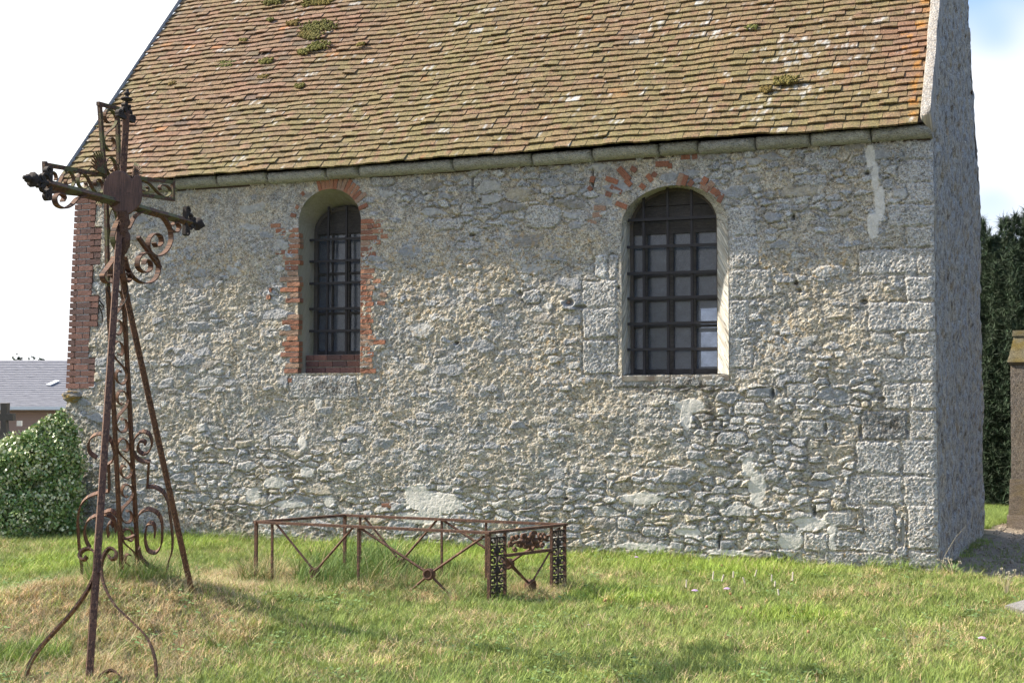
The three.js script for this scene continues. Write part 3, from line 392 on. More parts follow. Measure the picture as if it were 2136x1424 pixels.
// ---- wide window with chamfered stone jambs
{
  const z = -0.20, IN = arched(1308, 1497, 779, 468, 389, -0.11), FR = { ...IN }, sp = z;
  part('window_reveal', loft([{ pts: outline(OPEN2), z: 0.006 }, { pts: outline(IN), z: -0.11 }, { pts: outline(FR), z: z - 0.14 }], chamferCol), M.stone, chapel, 'chamfered stone reveal of the wide window');
  const sill = new THREE.BoxGeometry(OPEN2.a * 2, 0.05, 0.34, 30, 2, 8); { const p = sill.attributes.position; for (let i = 0; i < p.count; i++) p.setY(i, p.getY(i) + 0.007 * n2(p.getX(i) * 13, p.getZ(i) * 13) - p.getZ(i) * 0.1); sill.translate(OPEN2.c, OPEN2.vB - 0.018, -0.165); const c = []; for (let i = 0; i < p.count; i++) c.push(...mix3([0.34, 0.31, 0.26], [0.18, 0.14, 0.11], sm(0.4, 0.65, 0.5 + 0.5 * fbm(p.getX(i) * 9, p.getZ(i) * 9 + 4, 3)))); sill.setAttribute('color', new THREE.Float32BufferAttribute(c, 3)); sill.computeVertexNormals(); }
  part('window_sill', sill, M.plaster, chapel, 'rough brown stone sill of the wide window');
  const win = part('window', loft([{ pts: outline(FR), z: z - 0.02 }, { pts: outline({ ...FR, a: FR.a - 0.035, r: FR.r - 0.035 }), z: z - 0.021 }, { pts: outline({ ...FR, a: FR.a - 0.035, r: FR.r - 0.035 }), z: z - 0.08 }], () => [0.13, 0.105, 0.09]), M.plaster, chapel, 'wide arched window with planked head and an iron grille');
  const X = px => wallPt(px, 640, z).x, Y = py => wallPt(1400, py, z).y, x0 = FR.c - FR.a, x1 = FR.c + FR.a;
  const yt = Y(484), planks = [yt, Y(459), Y(428), FR.vS + FR.r];
  for (let k = 0; k < 3; k++) { const s = new THREE.Shape(), a0 = planks[k] + 0.003, a1 = planks[k + 1] - 0.003, wAt = y => y <= FR.vS ? FR.a : FR.a * Math.sqrt(Math.max(0, 1 - ((y - FR.vS) / FR.r) ** 2)); const pts = []; for (let q = 0; q <= 8; q++) { const y = mix(a0, a1, q / 8); pts.push([FR.c - wAt(y) + 0.005, y]); } for (let q = 8; q >= 0; q--) { const y = mix(a0, a1, q / 8); pts.push([FR.c + wAt(y) - 0.005, y]); } const g = new THREE.ExtrudeGeometry(new THREE.Shape(pts.map(p => new THREE.Vector2(...p))), { depth: 0.022 + k * 0.004, bevelEnabled: false }); g.translate(0, 0, z - 0.055); part('plank', g, M.wood, win); }
  const cols = [x0 + 0.03, X(1347), X(1398), X(1448), x1 - 0.03], ys = [FR.vB + 0.04, Y(680), Y(625), Y(574), yt];
  for (let r = 0; r < 4; r++) for (let c = 0; c < 4; c++) part('pane', tilted(cols[c], cols[c + 1], ys[r], ys[r + 1], z - 0.06, z - 0.056), M.glass, win);
  for (const c of [1, 2, 3]) part('glazing_bar', box(cols[c] - (c === 2 ? 0.03 : 0.014), cols[c] + (c === 2 ? 0.03 : 0.014), FR.vB, yt, z - 0.07, z - 0.03), M.wood, win);
  for (const y of ys.slice(1, 4)) part('glazing_bar', box(x0 + 0.02, x1 - 0.02, y - 0.014, y + 0.014, z - 0.066, z - 0.036), M.wood, win);
  part('head_rail', box(x0 + 0.01, x1 - 0.01, yt - 0.012, yt + 0.02, z - 0.066, z - 0.028), M.wood, win); part('bottom_rail', box(x0 + 0.01, x1 - 0.01, FR.vB, FR.vB + 0.05, z - 0.07, z - 0.03), M.wood, win);
  ironBars(win, [1347, 1397, 1447].map(px => t => X(px)), [[460, 452], [516, 510], [571, 566], [623, 618], [676, 672], [729, 727]].map(([a, b]) => { const l = wallPt(1305, a, -0.13).y, r = wallPt(1492, b, -0.13).y; return [l, r]; }), { ...FR, vB: FR.vB - 0.02 }, -0.145, 0.025);
  const sur = part('brick_arch_fragments', box(OPEN2.c - 0.01, OPEN2.c + 0.01, OPEN2.vB - 0.06, OPEN2.vB - 0.03, -0.04, -0.02), M.dark, chapel, 'broken red bricks of the wide window arch');
  for (const [px, py, w, a, h = 0.055] of [[1302, 365, 0.16, -0.85, 0.07], [1277, 378, 0.13, -0.45], [1286, 397, 0.13, -0.5], [1252, 436, 0.12, -0.05], [1247, 450, 0.1, 0], [1236, 465, 0.09, 0], [1297, 430, 0.12, -0.4], [1311, 383, 0.08, -0.8], [1322, 355, 0.06, -0.6], [1270, 407, 0.06, -0.4], [1341, 391, 0.06, -0.7], [1356, 373, 0.08, -0.9], [1366, 366, 0.05, -0.8], [1382, 344, 0.13, 0, 0.06], [1398, 348, 0.04, 0], [1431, 335, 0.085, 0.05, 0.05], [1450, 334, 0.05, 0.05], [1419, 381, 0.12, 1.15], [1429, 383, 0.1, 1.15], [1437, 396, 0.06, 0.9], [1459, 408, 0.05, 0.9], [1470, 385, 0.08, 0.95, 0.065], [1480, 396, 0.11, 0.85, 0.065], [1489, 405, 0.06, 0.9], [1497, 410, 0.06, 0.5], [1500, 425, 0.09, 1.1], [1465, 416, 0.06, 1], [1236, 376, 0.06, 1.2], [1231, 395, 0.04, 0.8]]) { const p = wallPt(px, py - (px > 1400 && px < 1510 ? 7 : 2)); if (sdf(OPEN2, p.x, p.y) < 0.02) { const k = 0.035 - sdf(OPEN2, p.x, p.y); p.x += k * Math.sign(p.x - OPEN2.c) * 0.6; p.y += k * 0.8; } brick(sur, V3(p.x, p.y, -0.023), w * 1.1, h * 0.95, 0.072, a + rr(-0.1, 0.1)); }
  { const p = wallPt(1182, 630), m = brick(sur, V3(p.x, p.y, -0.055), 0.05, 0.03, 0.06, 0.1); }
}
// ---- red brick corner at the far end
{
  const q = part('brick_corner', box(-LEN + 0.125, -LEN + 0.32, 1.80, WALL_T - 0.05, -0.35, -0.001), M.plaster, chapel, 'toothed red brick corner at the far end of the wall');
  q.geometry.setAttribute('color', new THREE.Float32BufferAttribute(new Float32Array(q.geometry.attributes.position.count * 3).fill(0.62), 3));
  const vb = wallPt(150, 811).y, vt = WALL_T - 0.02, n = 31, ch = (vt - vb) / n;
  for (let r = 0; r < n; r++) { const v = vb + ch * (r + 0.5), ul = uLeft(v) - 0.02, wide = toothed(v) + 0.02; const cuts = r % 2 ? [0, 0.11, 0.33, wide] : [0, 0.22, wide];
    for (let k = 0; k < cuts.length - 1; k++) if (cuts[k + 1] - cuts[k] > 0.05) brick(q, V3(ul + (cuts[k] + cuts[k + 1]) / 2, v, -0.066), cuts[k + 1] - cuts[k] - 0.011, ch - 0.013, 0.15, 0, oldBrickMats); }
  const kg = new THREE.IcosahedronGeometry(0.1, 3); { const p = kg.attributes.position, c = []; for (let i = 0; i < p.count; i++) { const x = p.getX(i), y = p.getY(i), z = p.getZ(i), k = 1 + 0.25 * n2(x * 17 + z * 9, y * 17); p.setXYZ(i, x * k * 1.25, y * k * 0.75, z * k * 1.1); c.push(...(n2(x * 20, y * 20 + z * 9) > 0.05 ? [0.66, 0.42, 0.12] : [0.5, 0.46, 0.4])); } kg.setAttribute('color', new THREE.Float32BufferAttribute(c, 3)); kg.computeVertexNormals(); const c0 = wallPt(150, 826); kg.translate(c0.x + 0.02, c0.y, 0.03); }
  part('corbel_stone', kg, M.cornice, chapel, 'round corbel stone with orange lichen under the brick corner');
}
// ---- moulded cornice, stone by stone
{
  const band = part('cornice', box(-LEN + 0.16, -0.02, WALL_T - 0.02, EAVE - 0.05, -0.25, 0.0), M.deck, chapel);
  const xs = [196, 372, 462, 567, 690, 757, 952, 1116, 1241, 1379, 1461, 1580, 1694, 1820, 1948], prof = [[-0.03, 0.0], [0.045, 0.004], [0.09, 0.014], [0.12, 0.032], [0.138, 0.055], [0.145, 0.08], [0.138, 0.102], [0.115, 0.12], [0.02, 0.13]];
  for (let k = 0; k < xs.length - 1; k++) {
    const a = wallPt(xs[k], 300).x + 0.006, b = wallPt(xs[k + 1], 300).x - 0.006, NX = Math.max(6, Math.round((b - a) / 0.04)), P = [], C = [], UVs = [], I = [], dy = rr(-0.008, 0.008), dz = rr(-0.006, 0.008), pr = prof.length, tone = rr(0.85, 1.08);
    const ring = []; for (let i = -1; i <= NX + 1; i++) { const t = clamp(i / NX), x = mix(a, b, t), end = i < 0 || i > NX; const rd = Math.min(t, 1 - t) * (b - a); const sh = 1 - 0.25 * sm(0.03, 0, rd);
      for (let j = 0; j < pr; j++) { const [pz, py] = prof[j], nn = 0.006 * n2(x * 9 + k * 3, py * 30) + 0.004 * n2(x * 31, py * 70 + k) - 0.02 * sm(0.35, 0.6, n2(x * 26 + k, py * 40 + 9)); const z = end ? -0.06 : (pz + nn * (j > 0 ? 1 : 0)) * sh + dz; P.push(x, WALL_T - 0.008 + py + dy, z); const g = 0.5 + 0.5 * fbm(x * 14, py * 40 + z * 20 + k, 3); let c = mix3([0.60, 0.585, 0.555], [0.86, 0.84, 0.80], g).map(q => q * tone); if (j < 2) c = mix3(c, [0.50, 0.46, 0.36], 0.4 * sm(0.4, 0.6, g)); C.push(...c); UVs.push(x, py * 2 + z); } }
    for (let i = 0; i < NX + 2; i++) for (let j = 0; j < pr - 1; j++) { const q = i * pr + j; I.push(q, q + pr, q + pr + 1, q, q + pr + 1, q + 1); }
    part('cornice_stone', geom(P, I, UVs, C), M.cornice, band);
  }
}

// ------------------------------------------------------------------ roof: individually laid flat clay tiles
{
  const A = 50 * Math.PI / 180, sl = V3(0, Math.sin(A), -Math.cos(A)), nr = V3(0, Math.cos(A), Math.sin(A)), e0 = V3(0, EAVE - 0.005, OVER);
  const SLOPE = (WID / 2 + OVER) / Math.cos(A);
  const sag = (u, s) => 0.028 * n2(u * 0.55 + 3, s * 0.7) + 0.014 * n2(u * 1.7, s * 2.1 + 5) - 0.03 * Math.sin(Math.PI * clamp((u + LEN) / LEN)) * Math.sin(Math.PI * clamp(s / SLOPE)) + 0.012 * n2(u * 0.4, 9);
  const at = (u, s, n) => e0.clone().addScaledVector(sl, s).addScaledVector(nr, n + sag(u, s)).add(V3(u, 0, 0));
  // battens and boards under the tiles
  const P = [], I = [], NX = 60, NS = 30; for (let j = 0; j <= NS; j++) for (let i = 0; i <= NX; i++) { const p = at(mix(-LEN + 0.04, -0.08, i / NX), mix(0.02, SLOPE, j / NS), -0.004); P.push(p.x, p.y, p.z); }
  for (let j = 0; j < NS; j++) for (let i = 0; i < NX; i++) { const a = j * (NX + 1) + i; I.push(a, a + 1, a + NX + 2, a, a + NX + 2, a + NX + 1); }
  const roof = part('roof', geom(P, I, P.flatMap((_, i) => i % 3 < 2 ? [0] : [])), M.deck, chapel, 'steep roof of small mossy brown clay tiles');
  const back = new THREE.BoxGeometry(LEN, 0.08, SLOPE); back.rotateX(-A); { const mid = V3(-LEN / 2, EAVE + TAN * (WID / 2 + OVER) / 2 - 0.06, -WID * 0.75 - 0.08); back.translate(mid.x, mid.y, mid.z); } part('far_slope', back, M.deck, chapel);
  const LICH = [[1690, 120, 130, 60], [1760, 130, 70, 60], [1640, 200, 90, 40], [1460, 60, 120, 30], [1590, 235, 60, 30], [1790, 90, 60, 60]];
  const RED = [[480, 120, 260, 140], [300, 330, 160, 110], [1900, 120, 60, 160], [700, 60, 160, 80], [420, 280, 120, 80]];
  const inb = (L, x, y) => { let m = 0; for (const b of L) m = Math.max(m, 1 - Math.hypot((x - b[0]) / b[2], (y - b[1]) / b[3])); return m; };
  const ROWS = 57, EXP = 0.0975, tiles = [];
  for (let r = 0; r < ROWS; r++) {
    let u = -LEN + 0.03 - (r % 2 ? 0.09 : 0) - rr(0, 0.03);
    while (u < -0.12) {
      const w = rr(0.166, 0.183), u0 = Math.max(u, -LEN - 0.02), u1 = Math.min(u + w, -0.085); u += w; if (u1 - u0 < 0.05) continue;
      const uc = (u0 + u1) / 2, s0 = r * EXP + 0.012 * n2(uc * 1.3, r * 0.37) + rr(-0.006, 0.006) - (rnd() < 0.012 ? rr(0.02, 0.05) : 0) - (r === 0 ? 0.02 : 0), turn = rr(-0.018, 0.018) + (rnd() < 0.03 ? rr(-0.04, 0.04) : 0), lift = rr(0.033, 0.045) + (rnd() < 0.05 ? 0.01 : 0), tl = rr(-0.006, 0.006), camber = rr(-0.004, 0.008);
      const pc = pix(at(uc, s0 + 0.05, 0.02)), lz = inb(LICH, pc[0], pc[1]), rz = inb(RED, pc[0], pc[1]);
      // colour of this tile: fired clay, then algae and lichens growing on it
      const zone = fbm(uc * 0.55 + 11, r * 0.075, 3), t = clamp(rnd() * 0.75 + 0.2 + 0.35 * zone); let clay = t < 0.5 ? [0.325, 0.175, 0.10] : t < 0.75 ? [0.35, 0.20, 0.125] : t < 0.95 ? [0.29, 0.175, 0.105] : [0.21, 0.14, 0.10]; if (rnd() < 0.012) clay = [0.55, 0.24, 0.10];
      const algae = clamp(rr(0.4, 0.95) - 0.45 * sm(0, 0.6, rz) + 0.35 * n2(uc * 0.8, r * 0.12) + 0.2 * sm(15, 0, r)), wl = rnd() < 0.025 + 0.42 * sm(0, 0.5, lz) ? rr(0.35, 0.95) : rr(0, 0.34) + 0.18 * sm(0, 0.5, lz);
      const NW = 6, NL = 3, L = 0.205, Pt = [], Ct = [], Ut = [], It = [];
      const col = (x, y) => { const g = 0.5 + 0.5 * fbm(x * 26, y * 34, 2), g2 = 0.5 + 0.5 * fbm(x * 9 + 5, y * 11, 2); let c = mix3(clay, [0.28, 0.222, 0.09], algae * sm(0.25, 0.6, g2 + 0.1)); c = mix3(c, [0.72, 0.70, 0.65], sm(0.80 - 0.40 * wl, 0.90 - 0.36 * wl, g) * 0.85); if (uc > -0.3) c = mix3(c, [0.62, 0.27, 0.04], sm(0.66, 0.76, 0.5 + 0.5 * n2(x * 9, y * 8 + 3)) * 0.8); return c; };
      const cs = Math.cos(turn), sn = Math.sin(turn), pt = (a, b, n) => { const x = (a - 0.5) * (u1 - u0 - 0.004), y = b * L, uu = uc + x * cs - y * sn, ss = s0 + x * sn + y * cs; const edge = b === 0 ? 0.0025 * n2(uu * 60, r) : 0; return [at(uu, ss + edge, n + lift * (1 - b) + tl * (a - 0.5) + camber * (1 - 4 * (a - 0.5) ** 2) * (1 - b)), uu, ss]; };
      const put = (a, b, n) => { const [p, uu, ss] = pt(a, b, n); Pt.push(p.x, p.y, p.z); Ct.push(...col(uu, ss)); Ut.push(uu + r * 0.37, ss); return Pt.length / 3 - 1; };
      for (let j = 0; j <= NL; j++) for (let i = 0; i <= NW; i++) put(i / NW, (j / NL) ** 0.8 * (j === NL ? 1 : 1), 0);
      for (let j = 0; j < NL; j++) for (let i = 0; i < NW; i++) { const a = j * (NW + 1) + i; It.push(a, a + 1, a + NW + 2, a, a + NW + 2, a + NW + 1); }
      let b0 = Pt.length / 3; for (let i = 0; i <= NW; i++) { put(i / NW, 0, 0); put(i / NW, 0, -0.02); } for (let i = 0; i < NW; i++) { const a = b0 + i * 2; It.push(a, a + 1, a + 3, a, a + 3, a + 2); }
      for (const sd of [0, 1]) { b0 = Pt.length / 3; put(sd, 0, 0); put(sd, 0, -0.02); put(sd, 1, 0); put(sd, 1, -0.016); sd ? It.push(b0, b0 + 1, b0 + 3, b0, b0 + 3, b0 + 2) : It.push(b0, b0 + 3, b0 + 1, b0, b0 + 2, b0 + 3); }
      const vis = pc[0] > 20 && pc[0] < 2000 && pc[1] > 8 ? (u1 - u0) / pc[2] / pc[2] * (pc[0] > 260 || pc[1] < 150 ? 1 : 0.3) : 0;
      tiles.push({ g: geom(Pt, It, Ut, Ct), vis });
    }
  }
  const order = tiles.map((t, i) => [t.vis, i]).sort((a, b) => b[0] - a[0]).slice(0, 299).map(q => q[1]), pick = new Set(order);
  for (const i of order) part('tile', tiles[i].g, M.tile, roof);
  part('other_tiles', mergeGeometries(tiles.filter((_, i) => !pick.has(i)).map(t => t.g)), M.tile, roof, 'clay tiles higher up and farther along the roof', 'stuff');
  console.log('tiles', tiles.length);
  // clumps of moss on the tiles
  for (const [px, py, n] of [[575, 4, 26], [660, 4, 30], [680, 6, 20], [665, 60, 40], [655, 80, 20], [640, 75, 16], [665, 100, 22], [635, 112, 14], [470, 138, 22], [555, 132, 14], [625, 183, 10], [550, 165, 10], [362, 178, 8], [1638, 172, 18], [1570, 62, 10], [1600, 192, 9], [755, 96, 8], [610, 52, 14], [510, 88, 8], [565, 45, 8]]) {
    const c = onPlane(px, py, e0, nr), gs = []; for (let k = 0; k < n * 5; k++) { const g = new THREE.IcosahedronGeometry(rr(0.008, 0.02), 1), p = g.attributes.position; for (let i = 0; i < p.count; i++) { const f = 1 + 0.5 * n2(p.getX(i) * 160 + k, p.getY(i) * 160 + p.getZ(i) * 70); p.setXYZ(i, p.getX(i) * f, p.getY(i) * f, p.getZ(i) * f); } g.computeVertexNormals(); const q = c.clone().addScaledVector(sl, (rr(-1, 1) + rr(-1, 1)) * 0.0022 * n).addScaledVector(nr, 0.03 + rr(0, 0.012)).add(V3((rr(-1, 1) + rr(-1, 1)) * 0.004 * n, 0, 0)); g.translate(q.x, q.y, q.z); gs.push(g); }
    part('moss_clump', gs, S({ color: new THREE.Color().setRGB(rr(0.14, 0.19), rr(0.125, 0.15), 0.035), roughness: 1 }), roof);
  }
  // raking stone coping on the near gable, zinc edge on the far one
  const cop = []; { const N2 = 40, Pc = [], Cc = [], Ic = [], Uc = []; const secs = [[-0.085, 0.02], [-0.088, 0.072], [-0.08, 0.084], [-0.0, 0.088], [0.01, 0.08], [0.01, -0.15]]; for (let i = 0; i <= N2; i++) { const s = mix(0.02, SLOPE, i / N2); for (const [x, n] of secs) { const q = e0.clone().addScaledVector(sl, s).addScaledVector(nr, n + 0.006 * n2(s * 6, x * 30)).add(V3(x + 0.008 * n2(s * 2.5, 3) + 0.004 * n2(s * 9, x * 20), 0, 0)); Pc.push(q.x, q.y, q.z); Cc.push(...mix3([0.54, 0.49, 0.43], [0.68, 0.62, 0.55], 0.5 + 0.5 * fbm(s * 9, x * 30, 3))); Uc.push(x, s); } } const m = secs.length; for (let i = 0; i < N2; i++) for (let j = 0; j < m - 1; j++) { const a = i * m + j; Ic.push(a, a + 1, a + m + 1, a, a + m + 1, a + m); } Ic.push(0, 2, 1, 0, 3, 2, 0, 5, 3, 3, 5, 4); cop.push(geom(Pc, Ic, Uc, Cc)); }
  part('coping', cop, M.cornice, chapel, 'pale raking stone coping along the gable edge');
  part('zinc_verge', bar(at(-LEN - 0.03, -0.03, 0.04), at(-LEN - 0.03, SLOPE, 0.04), 0.05, 0.06, nr), M.zinc, chapel, 'pale zinc strip along the far roof edge');
}

// ------------------------------------------------------------------ ground
const bump = (x, z, cx, cz, r, h) => { const d = ((x - cx) ** 2 + (z - cz) ** 2) / (r * r); return d < 6 ? h * Math.exp(-d * 1.4) : 0; };
const camXZ = (lat, Z) => V3(camPos.x + Rv.x * lat + Fh.x * Z, 0, camPos.z + Rv.z * lat + Fh.z * Z);
const MOUND = camXZ(-2.78, 10.35), GRAVE = camXZ(-1.0, 12.9), DRYM = camXZ(-3.6, 10.3);
function groundH(x, z) {
  const back = Math.max(0, -z - 0.2), right = Math.max(0, x + 0.4);
  let y = -0.042 * back * (x > 0.2 || x < -LEN ? 1 : 0.9) - 0.035 * Math.min(right, 4);
  if (z < -40) y += -0.042 * (-40 - z) * -0.6;
  y += bump(x, z, MOUND.x, MOUND.z, 1.35, 0.26) + bump(x, z, GRAVE.x, GRAVE.z, 0.9, 0.07) + bump(x, z, DRYM.x, DRYM.z, 0.8, 0.08);
  const near = Math.exp(-((x + 3) ** 2 + (z - 6) ** 2) / 500);
  return y + near * (0.022 * n2(x * 0.45, z * 0.45) + 0.010 * n2(x * 1.6, z * 1.6) + 0.008 * n2(x * 4.3, z * 4.3));
}
const groundPt = (px, py) => { let y = 0, p; for (let k = 0; k < 6; k++) { p = onPlane(px, py, V3(0, y, 0), V3(0, 1, 0)); y = groundH(p.x, p.z); } return p; };
const gblob = (px, py, rx, ry) => { const p = groundPt(px, py), q = groundPt(px + rx, py), s = groundPt(px, py - ry); return [p.x, p.z, p.distanceTo(q), p.distanceTo(s)]; };
const inG = (L, x, z) => { let m = 0; for (const [cx, cz, rl, rz] of L) { const dx = x - cx, dz = z - cz, l = dx * Rv.x + dz * Rv.z, f = dx * Fh.x + dz * Fh.z; const k = 1 - Math.hypot(l / rl, f / rz); if (k > m) m = k; } return m; };
const DRY = [[90, 1250, 190, 50], [300, 1245, 200, 40], [60, 1290, 120, 26], [560, 1205, 150, 24], [740, 1225, 170, 24], [900, 1245, 100, 18], [1110, 1240, 100, 16], [460, 1215, 120, 30]].map(b => gblob(...b));
const LUSH = [[1000, 1150, 560, 26], [300, 1140, 260, 20], [1500, 1180, 300, 24], [100, 1180, 120, 24], [720, 1150, 120, 30], [1300, 1250, 160, 24], [60, 1370, 120, 30], [1650, 1290, 160, 20]].map(b => gblob(...b));
const dryness = (x, z) => clamp(sm(0.0, 0.5, inG(DRY, x, z) + 0.22 * n2(x * 2.1, z * 2.1)) * 0.62 + 0.18 * sm(0.1, 0.6, n2(x * 0.9 + 7, z * 0.9)) - 0.6 * sm(0, 0.5, inG(LUSH, x, z)));
const earth = (x, z) => sm(-0.15, 0.1, x - 0.02 + 0.25 * n2(x * 2, z * 2)) * sm(0.55, -0.3, z + 0.3 * n2(x * 1.5, z * 1.5)) * sm(-11.5, -9.8, z);
{
  const N = 260, P = [], C = [], UVs = [], I = [], ax = t => { const s = t * 2 - 1; return Math.sinh(s * 4.6) / Math.sinh(4.6) * 260; };
  for (let j = 0; j <= N; j++) for (let i = 0; i <= N; i++) {
    const x = -3 + ax(i / N), z = 5 + ax(j / N); P.push(x, groundH(x, z), z); UVs.push(x, z);
    const e = earth(x, z), g = 0.5 + 0.5 * fbm(x * 3, z * 3, 4), d = dryness(x, z); let c = mix3([0.075, 0.085, 0.032], [0.15, 0.125, 0.065], d); c = mix3(c, mix3([0.27, 0.205, 0.145], [0.40, 0.315, 0.225], g), e); C.push(...c.map(q => q * (0.8 + 0.4 * g)));
  }
  for (let j = 0; j < N; j++) for (let i = 0; i < N; i++) { const a = j * (N + 1) + i; I.push(a, a + N + 1, a + N + 2, a, a + N + 2, a + 1); }
  const m = part('ground', geom(P, I, UVs, C), S({ vertexColors: true, roughness: 1, map: rep(grainMap, 1.5, 1.5), bumpMap: rep(grainBump, 2, 2), bumpScale: 0.02 }), scene);
  m.userData = { kind: 'structure', label: 'grassy churchyard ground sloping gently away behind the chapel' };
  // loose gravel and earth clods beside the gable
  const G2 = new THREE.IcosahedronGeometry(1, 0), n = 5200, im = new THREE.InstancedMesh(G2, S({ roughness: 1 }), n), mt = new THREE.Matrix4(), q = new THREE.Quaternion(), co = new THREE.Color(); let k = 0;
  while (k < n) { const x = rr(0.1, 5), z = rr(-11, 0.6); if (rnd() > earth(x, z)) continue; const s = rr(0.006, 0.02) * (rnd() < 0.05 ? 1.8 : 1); q.setFromEuler(new THREE.Euler(rnd() * 6, rnd() * 6, rnd() * 6)); mt.compose(V3(x, groundH(x, z) + s * 0.2, z), q, V3(s * 1.3, s * 0.7, s)); im.setMatrixAt(k, mt); const b = rr(0.7, 1.3); im.setColorAt(k, co.setRGB(0.30 * b, 0.25 * b, 0.19 * b)); k++; }
  im.name = 'gravel'; im.castShadow = im.receiveShadow = true; im.userData = { kind: 'stuff', label: 'loose gravel and earth beside the chapel gable', category: 'gravel' }; scene.add(im);
}

// ------------------------------------------------------------------ the tall rusty wrought iron cross
const Dax = Rv.clone().multiplyScalar(0.37).addScaledVector(Fh, 0.93).normalize(), Nax = Rv.clone().multiplyScalar(0.93).addScaledVector(Fh, -0.37).normalize();
{
  const C0 = depthPt(256, 408, 9.35), foot = (px, py, Z) => { const p = depthPt(px, py, Z); return p; };
  const fF = depthPt(183, 1440, 8.0), fR = depthPt(401, 1238, 10.2), fB = depthPt(268, 1186, 10.6);
  const base = V3(C0.x, groundH(C0.x, C0.z), C0.z);
  const X = thing('iron_cross', 'tall rusty wrought iron cross with scrollwork standing on three splayed legs', 'cross', base);
  const pa = C0.clone().addScaledVector(Nax, 0.06), pb = C0.clone().addScaledVector(Nax, -0.09);
  const A = (x, y) => onPlane(x, y, pa, Nax), B = (x, y) => onPlane(x, y, pb, Nax);
  const sq = 0.041, q45 = Math.PI / 4;
  // front cross of square bars
  const hub = A(252, 420);
  part('top_bar', bar(A(263, 232), A(250, 470), sq, sq, Nax, q45), M.rust, X); part('arm_bar', bar(A(98, 383), A(252, 424), sq, sq, Nax, q45), M.mossRust, X); part('arm_bar', bar(A(252, 424), A(396, 464), sq, sq, Nax, q45), M.mossRust, X);
  const apex = A(249, 470);
  part('front_leg', bar(apex, apex.clone().lerp(fF, 1.08), sq * 0.98, sq * 0.98, Nax, q45), M.rust, X);
  part('side_leg', bar(A(258, 560).addScaledVector(Nax, -0.03), A(258, 560).lerp(fR, 1.14), sq * 0.92, sq * 0.92, Nax, q45), M.rust, X);
  // flat lattice cross behind
  const rail = (a, b, mat = M.mossRust) => part('lattice_rail', bar(a, b, 0.024, 0.026, Nax), mat, X);
  const tl = B(207, 217), tr = B(244, 226), ml = B(221, 420), mr = B(249, 424), sl = B(224, 597), sr = B(256, 597);
  rail(tl, ml); rail(tr, mr); rail(tl.clone().addScaledVector(Dax, -0.02), tr.clone().addScaledVector(Dax, 0.02)); rail(ml, sl); rail(mr, sr);
  const L0 = B(92, 343), L1 = B(216, 365), L2 = B(95, 398), L3 = B(219, 410), R0 = B(270, 369), R1 = B(360, 380), R2 = B(285, 404), R3 = B(360, 416);
  rail(L0, L1); rail(L2, L3); rail(L0.clone().add(V3(0, 0.02, 0)), L2); rail(B(248, 366), R1); rail(R2, R3); rail(R1.clone().add(V3(0, 0.012, 0)), R3.clone().add(V3(0, -0.012, 0)));
  const bl = depthPt(253, 1186, 10.52), br = depthPt(288, 1186, 10.68), lowN = new THREE.Vector3().crossVectors(br.clone().sub(bl), sl.clone().sub(bl)).normalize();
  rail(sl, sl.clone().lerp(bl, 1.12), M.rust); rail(sr, sr.clone().lerp(br, 1.12), M.rust);
  // S scrolls that fill the lattice
  const spiral = (cx, cy, r0, r1, a0, a1, n) => { const o = []; for (let k = 0; k <= n; k++) { const t = k / n, r = mix(r0, r1, Math.pow(t, 0.8)), a = mix(a0, a1, t); o.push([cx + r * Math.cos(a), cy + r * Math.sin(a)]); } return o; };
  const sCurve = flip => { const top = spiral(0.05, 0.73, 0.10, 0.24, 5.2 + 4.4, 0.15 + 0.9, 14).map(p => p), pts = []; const t1 = spiral(0.0, 0.74, 0.06, 0.235, -8.2, -Math.PI, 13), t2 = spiral(0.0, 0.26, 0.06, 0.235, Math.PI - 8.2, 0, 13).reverse(); pts.push(...t1, [-0.12, 0.58], [0.12, 0.42], ...t2); return pts.map(([x, y]) => [flip ? -x : x, y]); };
  const fill = (a, b, c, d, n, mat, nn, f0 = 0) => { for (let k = 0; k < n; k++) { const pts = sCurve((k + f0) % 2).map(([x, y]) => { const s = clamp(x / 0.5 * 0.92 + 0.5, 0.06, 0.94), t = (k + y) / n; const p = a.clone().lerp(b, t), q = c.clone().lerp(d, t); return p.lerp(q, s); }); part('scroll', strap(pts, nn, 0.026, 0.008, 60), mat, X); } };
  fill(tl, ml, tr, mr, 2, M.mossRust, Nax); fill(ml, sl, mr, sr, 1, M.mossRust, Nax, 1); fill(L0, L1, L2, L3, 2, M.mossRust, Nax); fill(R0, R1, R2, R3, 1, M.mossRust, Nax, 1); fill(sl, bl, sr, br, 6, M.rust, lowN);
  // loose scrolls under the arms, traced in the plane of the front bars
  const SA = (pts, mat = M.rust, w = 0.04, t = 0.009) => part('scroll', strap(pts.map(p => A(...p)), Nax, w, t), mat, X);
  SA([[266, 478], [280, 452], [302, 439], [330, 446], [350, 468], [356, 498], [345, 524], [324, 534], [309, 520], [309, 500], [322, 487], [334, 494], [335, 508], [325, 514], [320, 506]]);
  SA([[259, 535], [266, 562], [282, 583], [303, 591], [322, 582], [330, 560], [324, 538], [303, 527], [288, 538], [286, 556], [300, 568], [313, 561], [312, 547], [302, 542], [299, 551]]);
  SA([[332, 446], [345, 462], [356, 480], [367, 484], [373, 474], [366, 464], [357, 470]]); part('tie_bar', bar(A(287, 494), A(333, 558), 0.03, 0.02, Nax), M.rust, X);
